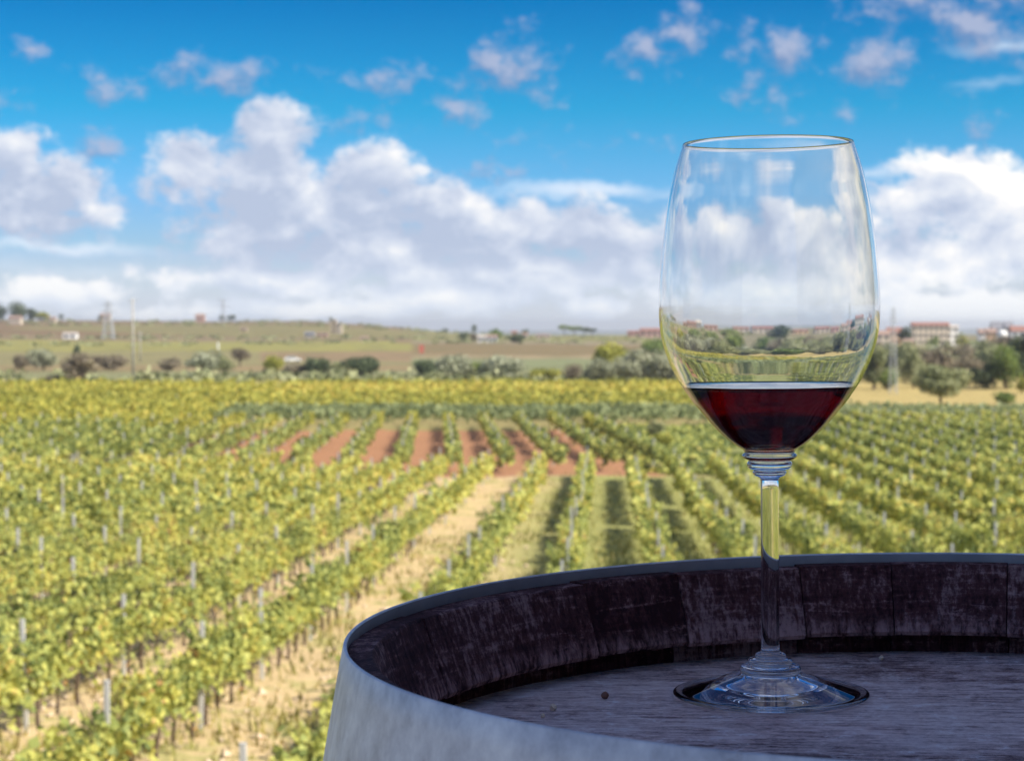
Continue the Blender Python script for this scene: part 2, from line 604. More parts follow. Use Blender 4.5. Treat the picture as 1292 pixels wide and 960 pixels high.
def build_mountains():
    xs = np.linspace(-4200, 4200, 260)
    rows = []
    for j, (dy, f) in enumerate(((0, 0), (500, .55), (1100, 1.0), (1900, .6), (2600, 0))):
        h = 30 * f * np.clip(.45 + .55 * np.sin(xs * .0021 + 1.2) + .25 * np.sin(xs * .0063 + .5) + .12 * np.sin(xs * .017), .05, None)
        h = h * (.02 + .98 * sstep(xs, 800, 1700)) - np.where(f == 0, 150, 18)
        rows.append(np.stack([xs, 7600 + dy + 0 * xs, h], -1))
    co = np.array(rows)
    n = len(xs)
    faces = [(i * n + j, i * n + j + 1, (i + 1) * n + j + 1, (i + 1) * n + j) for i in range(4) for j in range(n - 1)]
    o = meshobj('distant_hills', co.reshape(-1, 3), faces, plain('distant_hill_scrub', (.09, .11, .08), .95, .3, .004), None, True)
    tag(o, 'low blue ridge far behind the village', 'hills', kind='structure')


build_mountains()

# ------------------------------------------------------------------ terrace and an unseen house added to shade the barrel
TERR = CAMZ - 1.08


def build_terrace():
    mb = MB()
    mb.box((3.2, -3.0, TERR - .02), (16.0, 10.4, .12))
    m, k = new_mat('terrace_paving')
    tc = k.node('ShaderNodeTexCoord').outputs['Object']
    br = k.node('ShaderNodeTexBrick', {'Vector': tc, 'Color1': (.30, .25, .20, 1), 'Color2': (.36, .31, .25, 1), 'Mortar': (.18, .16, .14, 1),
                                       'Scale': 2.2, 'Mortar Size': .012})
    n = k.noise(tc, 9, 5, .6)
    c = k.mix(.3, br.outputs['Color'], k.ramp(n, [(.3, (.2, .18, .15)), (.7, (.45, .4, .33))]))
    b = k.node('ShaderNodeBsdfPrincipled', {'Base Color': c, 'Roughness': .9})
    finish(k, b.outputs[0])
    o = mb.build('terrace', m)
    tag(o, 'paved terrace under the barrel', 'terrace', kind='structure')


build_terrace()
GLASSP, gk = new_mat('window_glass')
finish(gk, gk.node('ShaderNodeBsdfPrincipled', {'Base Color': (.02, .03, .04, 1), 'Roughness': .06}).outputs[0])


def gable_roof(mb, x0, x1, y0, y1, z, h, over, along_x=True, t=.18):
    """a closed pitched roof whose ridge runs along x or y"""
    x0 -= over; x1 += over; y0 -= over; y1 += over
    if along_x:
        ym = (y0 + y1) / 2
        P = [(x0, y0, z), (x1, y0, z), (x1, y1, z), (x0, y1, z), (x0, ym, z + h), (x1, ym, z + h)]
    else:
        xm = (x0 + x1) / 2
        P = [(x1, y0, z), (x1, y1, z), (x0, y1, z), (x0, y0, z), (xm, y0, z + h), (xm, y1, z + h)]
    mb.poly([(a, b, c + .01) for a, b, c in P], [(0, 1, 5, 4), (2, 3, 4, 5), (1, 2, 5), (3, 0, 4), (3, 2, 1, 0)])
    return mb


def build_shade_house():  # out of view, added to keep the sun off barrel and glass
    t = thing('farmhouse', 'pale plastered house out of view to the right, added to shade the barrel', 'house', (6.2, -1.2, TERR + .04))
    plaster = plain('farmhouse_plaster', (.42, .38, .33), .9, .15, 2.5, bump=.15)
    tile = plain('shade_house_roof_tile', (.36, .17, .10), .85, .35, 6)
    MB().box((0, 0, 2.25), (6.6, 9.6, 4.5)).build('wall', plaster, t)
    gable_roof(MB(), -3.3, 3.3, -4.8, 4.8, 4.5, 1.6, .3, False).build('roof', tile, t)
    wood = plain('shade_house_door_wood', (.12, .07, .045), .7, .3, 8)
    for y in (-3.2, 2.6):
        f = MB().box((-3.31, y, 1.75), (.08, 1.1, 1.4)).build('window', wood, t)
        MB().box((-3.355, y, 1.75), (.02, .94, 1.24)).build('pane', GLASSP, f)
    d = MB().box((-3.31, -.3, 1.06), (.08, 1.0, 2.1)).build('door', wood, t)
    MB().box((-3.37, .08, 1.05), (.05, .03, .14)).build('handle', STEEL, d)


build_shade_house()

# ------------------------------------------------------------------ leaf geometry


def leaves(P, size, rg, k=6, up=.35, outward=None):
    """k-gon leaves at points P (n,3), random orientation"""
    n = len(P)
    nrm = rg.normal(size=(n, 3))
    if outward is not None:
        nrm += outward * 1.1
    nrm[:, 2] += up
    nrm /= np.linalg.norm(nrm, axis=1, keepdims=True)
    a = np.cross(nrm, rg.normal(size=(n, 3)))
    a /= np.linalg.norm(a, axis=1, keepdims=True)
    b = np.cross(nrm, a)
    s = size * rg.uniform(.65, 1.25, n)
    if k == 6:
        prof = [(0, -.5), (.42, -.28), (.5, .12), (0, .55), (-.5, .12), (-.42, -.28)]
        bend = [0.0, .10, .05, -.12, .05, .10]
    else:
        prof = [(0, -.55), (.5, 0), (0, .55), (-.5, 0)]
        bend = [0, .1, 0, .1]
    V = np.stack([P + (a * px + b * py + nrm * bz) * s[:, None] for (px, py), bz in zip(prof, bend)], 1)
    return V


def vine_points(n, length, rg, zlo=.50, zhi=1.5, half=.27):
    """leaf positions of one vine trained along y: a ragged hedge with drooping shoots"""
    y = rg.uniform(-length * .56, length * .56, n)
    z = zlo + (zhi - zlo) * rg.beta(1.5, 1.25, n)
    f = (z - zlo) / (zhi - zlo)
    lump = .75 + .5 * np.sin(y * 5.3 + rg.uniform(0, 6)) * np.sin(z * 6.1 + rg.uniform(0, 6))
    w = half * (.55 + .75 * np.sin(np.pi * np.clip(f * .8 + .12, 0, 1))) * np.clip(lump, .4, 1.25)
    side = rg.choice([-1, 1], n)
    x = side * w * np.sqrt(rg.uniform(.15, 1.0, n))
    z = z + .10 * np.sin(y * 4 + rg.uniform(0, 6)) * f
    ns = max(2, n // 26)
    for i in range(ns):                                     # a few long shoots
        j = rg.integers(0, n, 5)
        y0, s0 = rg.uniform(-length * .5, length * .5), rg.choice([-1, 1])
        tt = np.linspace(.2, 1, 5)
        up_ = rg.uniform(-.5, .38)
        x[j] = s0 * (half * .6 + tt * .22)
        y[j] = y0 + tt * rg.uniform(-.25, .25)
        z[j] = np.clip((zhi - .15 if up_ > 0 else rg.uniform(.7, 1.1)) + tt * up_, .12, zhi + .3)
    return np.stack([x, y, z], -1)


def tints(P, rg, base=.45, spread=.22):
    t = base + rg.normal(size=len(P)) * spread
    t += .12 * np.sin(P[:, 1] * 3 + P[:, 2] * 4 + rg.uniform(0, 6))
    return np.clip(t, 0, 1)


VINE_LEN = 1.1
vine_meshes, trunk_meshes = [], []
for i in range(12):
    rg = np.random.default_rng(100 + i)
    P = vine_points(430, VINE_LEN, rg, zlo=.48 + .07 * rg.normal(), zhi=1.2 + .09 * rg.normal(), half=.20)
    out = np.stack([np.sign(P[:, 0]) * .8, 0 * P[:, 1], 0 * P[:, 2]], -1)
    me = bulk_mesh('foliage', leaves(P, .092, rg, 6, .4, out), 6, VINE, tints(P, rg, [.38, .45, .52, .57, .47, .63, .41, .53, .49, .60, .53, .43][i], .17))
    vine_meshes.append(me)
    mb = MB()
    lean = rg.uniform(-.12, .12)
    mb.tube([(0, 0, -.08), (.02, lean * .4, .22), (-.02, lean * .8, .45), (.01, lean, .68)], [.034, .028, .025, .022], 7)
    for s in (-1, 1):
        mb.tube([(.01, lean, .62), (.02, lean + s * .2, .72), (0, lean + s * .5, .74)], [.018, .014, .009], 6)
    for j in range(5):
        y = rg.uniform(-.45, .45)
        mb.tube([(0, y, .72), (rg.uniform(-.06, .06), y + .03, 1.0), (rg.uniform(-.12, .12), y + rg.uniform(-.1, .1), 1.35)], [.007, .005, .003], 4)
    o = mb.build('trunk', BARK)
    trunk_meshes.append(o.data)
    bpy.data.objects.remove(o)

# ------------------------------------------------------------------ vine rows
A1 = .0486                                   # row direction of the near block (x per metre of y)
LEFT_ROWS = [-6.1, -8.55, -10.8] + [-13.0 - 2.2 * i for i in range(32)]
RIGHT_ROWS = [-3.3, -.95, 1.35, 3.45, 5.7, 7.9] + [10.05 + 2.2 * i for i in range(30)]
A2 = -.039                                   # the farther block leans the other way
FAR_ROWS = [12.6 - 2.9 * i for i in range(58)]


def project(x, y, z):
    c, s = math.cos(PITCH), math.sin(PITCH)
    dy, dz = y, z - CAMZ
    depth = dy * c - dz * s
    upv = dy * s + dz * c
    return 646 + F * x / depth, 480 - F * upv / depth


def in_view(x, y, z, pad=25):
    px, py = project(x, y, z)
    if px < -pad or px > 1292 + pad or py > 960 + pad:
        return False
    if px > 420 and py > 705 + max(0, (900 - px)) * .12 + 30:    # behind the barrel
        return False
    return True


ORD = ['first', 'second', 'third', 'fourth', 'fifth', 'sixth', 'seventh', 'eighth', 'ninth', 'tenth', 'eleventh', 'twelfth', 'thirteenth', 'fourteenth']
spots, posts = [], []
for side, rows in (('left', LEFT_ROWS), ('right', RIGHT_ROWS)):
    for ri, x0 in enumerate(rows):
        rg = np.random.default_rng(500 + ri + (50 if side == 'right' else 0))
        ymax = 101 if x0 < 10 else min(101 + (x0 - 10) * 9, 166)
        ymax += rg.uniform(-1.5, 1.5)
        y = 17.5 + rg.uniform(0, 1)
        i = 0
        while y < ymax:
            x = x0 + A1 * y + rg.normal() * .03
            if i % 5 == 0:
                posts.append((x + rg.normal() * .03, y - .55, side, ri, rg.uniform(1.52, 1.8), rg.normal() * .02, rg.normal() * .02))
            if rg.uniform() > .035:
                spots.append((x, y, side, ri, rg.uniform()))
            y += VINE_LEN
            i += 1

N_IND = 285
vis = [s for s in spots if in_view(s[0], s[1], ztf(s[0], s[1]) + .9) and s[1] < 120]
vis.sort(key=lambda s: s[0] ** 2 + s[1] ** 2)
near_set = set(id(s) for s in vis[:N_IND])
yaw = -math.atan(A1)
for s in vis[:N_IND]:
    x, y, side, ri, rv = s
    wv_ = float(wob(x, y, .09, 31))
    look = 'leafy green and yellow grapevine' if side == 'left' else 'olive green grapevine'
    lab = f'{look} in the {ORD[ri]} row {side} of the pale dirt track'
    t = thing('grapevine', lab, 'grapevine', (x, y, ztf(x, y)), (0, 0, yaw + (math.pi if rv > .5 else 0) + (rv - .5) * .1),
              f'grapevines in the {ORD[ri]} row {side} of the track')
    sc_ = .9 + .25 * ((rv * 7.3) % 1)
    t.scale = (sc_, 1.0, sc_)
    k_ = int(rv * 997) % 12
    link(bpy.data.objects.new('foliage', vine_meshes[k_]), t)
    link(bpy.data.objects.new('trunk', trunk_meshes[(k_ * 5 + 1) % 12]), t)

# everything farther away: one mass of leaf faces
VV, TT, MI, TRK = [], [], [], []


def far_vine(x, y, ang, rg, n, size, mi, base, zlo=.5, zhi=1.28, half=.19, length=VINE_LEN):
    P = vine_points(n, length, rg, zlo, zhi, half)
    tt = tints(P, rg, base, .2)
    c, s_ = math.cos(ang), math.sin(ang)
    Q = np.stack([P[:, 0] * c - P[:, 1] * s_, P[:, 0] * s_ + P[:, 1] * c, P[:, 2]], -1)
    Q += (x, y, ztf(x, y))
    VV.append(leaves(Q, size, rg, 4, .45))
    TT.append(tt)
    MI.append(np.full(n, mi))


rg = np.random.default_rng(77)
for s in spots:
    if id(s) in near_set:
        continue
    x, y = s[0], s[1]
    px, py = project(x, y, ztf(x, y) + 1)
    if px < -2600 or px > 3900:
        continue
    dist = y
    hid = not in_view(x, y, ztf(x, y) + 1, 400)
    off = px < -300 or px > 1600
    n, sz = (200, .13) if dist < 30 else ((45, .33) if off else (70, .27)) if hid else ((190, .17) if dist < 60 else (120, .22) if dist < 100 else (70, .28))
    b = .55 + .14 * float(wob(x, y, .09, 31)) + .10 * float(sstep(y, 45, 100)) * (1 if x < A1 * y - 2 else 0)
    b += .03 if x > 4 + A1 * y else 0
    far_vine(x, y, yaw, rg, n, sz, 0, b)

for ri, x0 in enumerate(FAR_ROWS):
    y = 107.0 + rg.uniform(-1, 1) + (0 if ri > 5 else 0)
    yend = 163 if x0 > -19 else 268
    while y < yend:
        x = x0 + A2 * (y - 0)
        u = x / y
        if -1.2 < u < .2 and rg.uniform() > .03:
            n = 85 if y < 165 else 42
            mi = 0 if y < 150 + 8 * math.sin(ri) else 1
            far_vine(x, y, math.atan(-A2), rg, n, .27 if y < 165 else .42, mi, .50 + .12 * float(wob(x, y, .05, 33)), half=.3, length=1.4 if y < 165 else 2.2)
        y += 1.4 if y < 165 else 2.2
# cross rows behind: a grey-green strip, then yellow and rust strips up to the hedge line
yr = 165.0
while yr < 270:
    mi, b = (2, .45) if yr < 184 else (1, .58) if yr < 222 else (1, .78) if yr < 256 else (1, .42)
    x = -19 + A2 * yr if yr > 184 else -19 + A2 * yr
    while x < .40 * yr:
        px, _ = project(x, yr, 1)
        mi2, b2 = mi, b
        if px > 880 and yr > 184:
            x += 3.0
            continue
        step = 1.6 if yr < 200 else 2.4
        far_vine(x, yr + rg.normal() * .15, math.pi / 2, rg, 48 if yr < 200 else 34, .34 if yr < 200 else .46, mi2,
                 b2 + .1 * float(wob(x, yr, .05, 35)), half=.34, length=step * 1.05)
        x += step
    yr += 2.6
# yellow low vines on the right in front of the lone tree
for k_ in range(900):
    y = rg.uniform(184, 240)
    x = y * rg.uniform(.085, .42)
    if x > .165 * y + (203 - y) * .18 and y > 188:
        continue
    far_vine(x, y, math.pi / 2 + .5, rg, 26, .36, 1 if rg.uniform() < .75 else 2, .55 + .2 * float(wob(x, y, .06, 36)), .1, .95, .5, 1.6)
me = bulk_mesh('vine_rows_beyond', np.concatenate(VV), 4, [VINE, VINE_YELLOW, VINE_GREY], np.concatenate(TT), np.concatenate(MI))
o = link(bpy.data.objects.new('vine_rows_beyond', me))
tag(o, 'rows of yellowing grapevines filling the valley floor as far as the hedge line', 'vineyard', kind='stuff')

# posts
post_b = MB()
post_b.box((0, 0, .45), (.075, .075, 1.1))
post_b.tube([(0, 0, .9), (0, 0, 1.0)], .045, 4)
pv = MB().box((0, 0, .45), (.058, .058, 1.1)).build('trellis_post', POST)
post_me = pv.data
bpy.data.objects.remove(pv)
pvis = [p for p in posts if in_view(p[0], p[1], ztf(p[0], p[1]) + 1.5)]
pvis.sort(key=lambda p: p[0] ** 2 + p[1] ** 2)
rest = MB()
for i, (x, y, side, ri, h, tx, ty) in enumerate(pvis):
    z = ztf(x, y)
    if i < 230 and ri < 14:
        o = link(bpy.data.objects.new('trellis_post', post_me))
        o.location = (x, y, z)
        o.rotation_euler = (tx, ty, yaw)
        o.scale = (1, 1, h)
        tag(o, f'thin pale grey concrete trellis post in the {ORD[ri]} row {side} of the pale dirt track', 'post',
            f'trellis posts of the {ORD[ri]} row {side} of the track')
    else:
        rest.box((x, y, z + h * .5), (.06, .06, h))
for ri, x0 in enumerate(FAR_ROWS[:30]):
    for y in np.arange(112, 160, 8.0):
        x = x0 + A2 * y - .05
        rest.box((x, y, ztf(x, y) + .85), (.07, .07, 1.6))
o = rest.build('trellis_posts_beyond', POST)
tag(o, 'small pale trellis posts standing in the farther vine rows', 'posts', kind='stuff')

# grass, weeds and clods between the rows
GRASS = leaf_mat('dry_grass', [(0, (.14, .17, .04)), (.4, (.30, .28, .08)), (.75, (.50, .40, .16)), (1, (.58, .45, .22))], .3, 0)


def build_grass():
    rg = np.random.default_rng(9)
    n = 60000
    y = 15 + 100 * rg.beta(1.1, 2.0, n)
    x = y * rg.uniform(-.32, .32, n)
    keep = (wob(x, y, .5, 41) + rg.normal(size=n) * .4 + .5 * (x - A1 * y > -4) > .1)
    x, y = x[keep], y[keep]
    n = len(x)
    z = zt(x, y)
    h = rg.uniform(.06, .24, n)
    a = rg.uniform(0, 6.28, n)
    w = rg.uniform(.015, .05, n)
    lx, ly = rg.normal(size=n) * .06, rg.normal(size=n) * .06
    V = np.zeros((n, 3, 3))
    V[:, 0] = np.stack([x - np.cos(a) * w, y - np.sin(a) * w, z - .02], -1)
    V[:, 1] = np.stack([x + np.cos(a) * w, y + np.sin(a) * w, z - .02], -1)
    V[:, 2] = np.stack([x + lx, y + ly, z + h], -1)
    t = np.clip(.55 + .25 * wob(x, y, .4, 43) + rg.normal(size=n) * .15 - .22 * (x - A1 * y > -4), 0, 1)
    o = link(bpy.data.objects.new('grass', bulk_mesh('grass', V, 3, GRASS, t)))
    tag(o, 'dry grass and weeds growing on the earth between the vine rows', 'grass', kind='stuff')
    # pale clods of earth
    mb = MB()
    for i in range(900):
        yy = 16 + 50 * rg.beta(1, 2)
        xx = -6.2 + A1 * yy + rg.normal() * .5 - 2.2 * rg.integers(-1, 4) + (1.1 if i % 3 else 0)
        s = rg.uniform(.03, .10) * (1.0 if rg.uniform() < .9 else 1.7)
        zz = ztf(xx, yy) + s * .25
        P = [(xx + s * a * rg.uniform(.6, 1.1), yy + s * b * rg.uniform(.6, 1.1), zz + s * c * rg.uniform(.4, .8)) for a, b, c in
             ((1, 0, 0), (0, 1, 0), (-1, 0, 0), (0, -1, 0), (0, 0, 1), (0, 0, -1))]
        mb.poly(P, [(0, 1, 4), (1, 2, 4), (2, 3, 4), (3, 0, 4), (1, 0, 5), (2, 1, 5), (3, 2, 5), (0, 3, 5)])
    o = mb.build('gravel', plain('pale_clod', (.55, .43, .30), .95, .2, 5))
    tag(o, 'pale clods and stones lying on the dirt between the rows', 'clods', kind='stuff')


build_grass()


def build_weeds():
    rg = np.random.default_rng(19)
    P, T = [], []
    for i in range(420):
        Y = rg.uniform(106, 166)
        X = Y * rg.uniform(.035, .12)
        if X < 10.5 - .03 * Y:
            continue
        r = rg.uniform(.25, .9)
        v = rg.normal(size=(34, 3)) * (r, r, r * .45) * .6
        v[:, 2] = np.abs(v[:, 2])
        P.append(v + (X, Y, ztf(X, Y)))
        T.append(np.clip(rg.normal(size=34) * .18 + rg.uniform(.1, .7), 0, 1))
    P = np.concatenate(P)
    o = link(bpy.data.objects.new('weeds', bulk_mesh('weeds', leaves(P, .28, rg, 4, .4), 4, VINE, np.concatenate(T))))
    tag(o, 'green weeds and brambles in the gap right of the red soil', 'weeds', kind='stuff')


build_weeds()

# ------------------------------------------------------------------ air
def build_haze():
    m, k = new_mat('pale_air')
    v = k.node('ShaderNodeVolumePrincipled', {'Color': (.93, .95, .98, 1), 'Density': .00014, 'Anisotropy': .25})
    finish(k, None, v.outputs[0])
    o = MB().box((0, 7000, -100), (90000, 16000, 260)).build('haze', m)
    tag(o, 'thin pale air between the barrel and the far hills', 'haze', kind='stuff')


build_haze()

# ------------------------------------------------------------------ trees and bushes
T_OLIVE = leaf_mat('olive_foliage', [(0, (0.131, 0.150, 0.061)), (.5, (0.299, 0.316, 0.150)), (1, (0.527, 0.527, 0.281))], .2, .1)
T_PALE = leaf_mat('silvery_foliage', [(0, (0.186, 0.202, 0.124)), (.5, (0.389, 0.404, 0.265)), (1, (0.590, 0.590, 0.404))], .2, .1)
T_DARK = leaf_mat('dark_evergreen_foliage', [(0, (0.041, 0.061, 0.031)), (.5, (0.092, 0.122, 0.058)), (1, (0.184, 0.224, 0.092))], .15, .1)
T_GREEN = leaf_mat('green_foliage', [(0, (0.085, 0.135, 0.034)), (.5, (0.186, 0.254, 0.059)), (1, (0.338, 0.389, 0.101))], .25, .1)
T_YELLOW = leaf_mat('yellow_green_foliage', [(0, (0.162, 0.189, 0.034)), (.5, (0.351, 0.351, 0.061)), (1, (0.540, 0.499, 0.095))], .25, .1)
T_BROWN = leaf_mat('brown_twiggy_foliage', [(0, (0.119, 0.092, 0.068)), (.5, (0.254, 0.211, 0.144)), (1, (0.405, 0.355, 0.220))], .15, .1)


def crown_mesh(w, d, h, zc, mat, rg, shape='round', dens=1.0, leaf=None):
    """leaf faces spread through several lobes, with gaps"""
    nl = {'round': 16, 'bush': 18, 'flat': 14, 'twig': 20, 'spire': 10}[shape]
    L = []
    for i in range(nl):
        if shape == 'flat':
            a, r = rg.uniform(0, 6.28), math.sqrt(rg.uniform(0, 1)) * .42
            c = (math.cos(a) * r * w, math.sin(a) * r * d, zc + h * rg.uniform(-.18, .30) * (1 - r))
            rad = (w * rg.uniform(.12, .2), d * rg.uniform(.12, .2), h * rg.uniform(.16, .3))
        elif shape == 'spire':
            f = (i + .5) / nl
            c = (w * .1 * rg.normal(), d * .1 * rg.normal(), zc + h * (f - .5))
            rad = (w * .5 * (1.05 - f), d * .5 * (1.05 - f), h * .12)
        else:
            v = rg.normal(size=3)
            v /= np.linalg.norm(v)
            r = rg.uniform(.25, .82) ** .7
            if shape == 'bush':
                v[2] = v[2] * .8 - .05
            c = (v[0] * r * w * .42, v[1] * r * d * .42, zc + v[2] * r * h * .42)
            q = rg.uniform(.16, .30) if shape != 'twig' else rg.uniform(.10, .22)
            rad = (w * q, d * q, h * q)
        L.append((np.array(c), np.array(rad)))
    leaf = leaf or max(.10, .05 * max(w, h))
    n_each = int(dens * 120)
    Ps, Os, Ts = [], [], []
    for c, rad in L:
        v = rg.normal(size=(n_each, 3))
        v /= np.linalg.norm(v, axis=1, keepdims=True)
        r = rg.uniform(.35, 1.08, (n_each, 1)) ** .6
        Ps.append(c + v * r * rad)
        Os.append(v * .5)
        Ts.append(np.clip(.5 + rg.normal() * .16 + rg.normal(size=n_each) * .18, 0, 1))
    P = np.concatenate(Ps)
    zmin = .05 if shape in ('bush', 'twig') else -1e9
    P[:, 2] = np.maximum(P[:, 2], zmin + rg.uniform(0, .3, len(P)) * h * .2 if zmin > 0 else P[:, 2])
    return bulk_mesh('crown', leaves(P, leaf, rg, 4, .25, np.concatenate(Os)), 4, mat, np.concatenate(Ts))


SEED = [900]


def tree(name, label, cat, loc, w, h, mat, shape='round', trunk=.3, dens=1.0, group=None, trunk_r=None, multi=False):
    """trunk: clear height as a share of the whole"""
    SEED[0] += 1
    rg = np.random.default_rng(SEED[0])
    t = thing(name, label, cat, loc, (0, 0, rg.uniform(0, 6.28)), group)
    ch = h * (1 - trunk)
    zc = h * trunk + ch * .5
    me = crown_mesh(w, w * rg.uniform(.8, 1.0), ch, zc, mat, rg, shape, dens)
    link(bpy.data.objects.new('crown', me), t)
    mb = MB()
    r = trunk_r or max(.06, h * .035)
    lean = rg.uniform(-.04, .04) * h
    if shape in ('bush', 'twig'):
        for i in range(7):
            a = rg.uniform(0, 6.28)
            q = rg.uniform(.1, .32)
            mb.tube([(0, 0, -.1), (math.cos(a) * w * q * .4, math.sin(a) * w * q * .4, h * .35), (math.cos(a) * w * q, math.sin(a) * w * q, h * rg.uniform(.6, .9))],
                    [r * .5, r * .35, r * .1], 5)
    else:
        top = Vector((lean, lean * .5, h * max(trunk, .12) * 1.05))
        mb.tube([(0, 0, -.15), (lean * .3, 0, h * trunk * .5), top, (lean, lean * .5, h * .8)], [r * 1.25, r, r * .85, r * .25], 8)
        for i in range(6):
            a = i * 1.05 + rg.uniform(-.3, .3)
            q = rg.uniform(.22, .40)
            e = Vector((math.cos(a) * w * q, math.sin(a) * w * q, zc + ch * rg.uniform(-.12, .3)))
            mid = top.lerp(e, .5) + Vector((0, 0, -.04 * h))
            mb.tube([top, mid, e], [r * .55, r * .35, r * .08], 5)
    mb.build('trunk', BARK, t)
    return t


def put_tree(px, py, wpx, hpx, name, label, cat, mat, shape='round', trunk=.2, dens=1.0, Y=None, group=None):
    p = at_depth(px, Y) if Y else ground_at(px, py)
    s = p[1] / F
    if Y is None and cat in ('bush', 'shrub') and py < 490:
        wpx, hpx = wpx * 1.15, hpx * 1.18
    return tree(name, label, cat, p, wpx * s, hpx * s, mat, shape, trunk, dens, group)


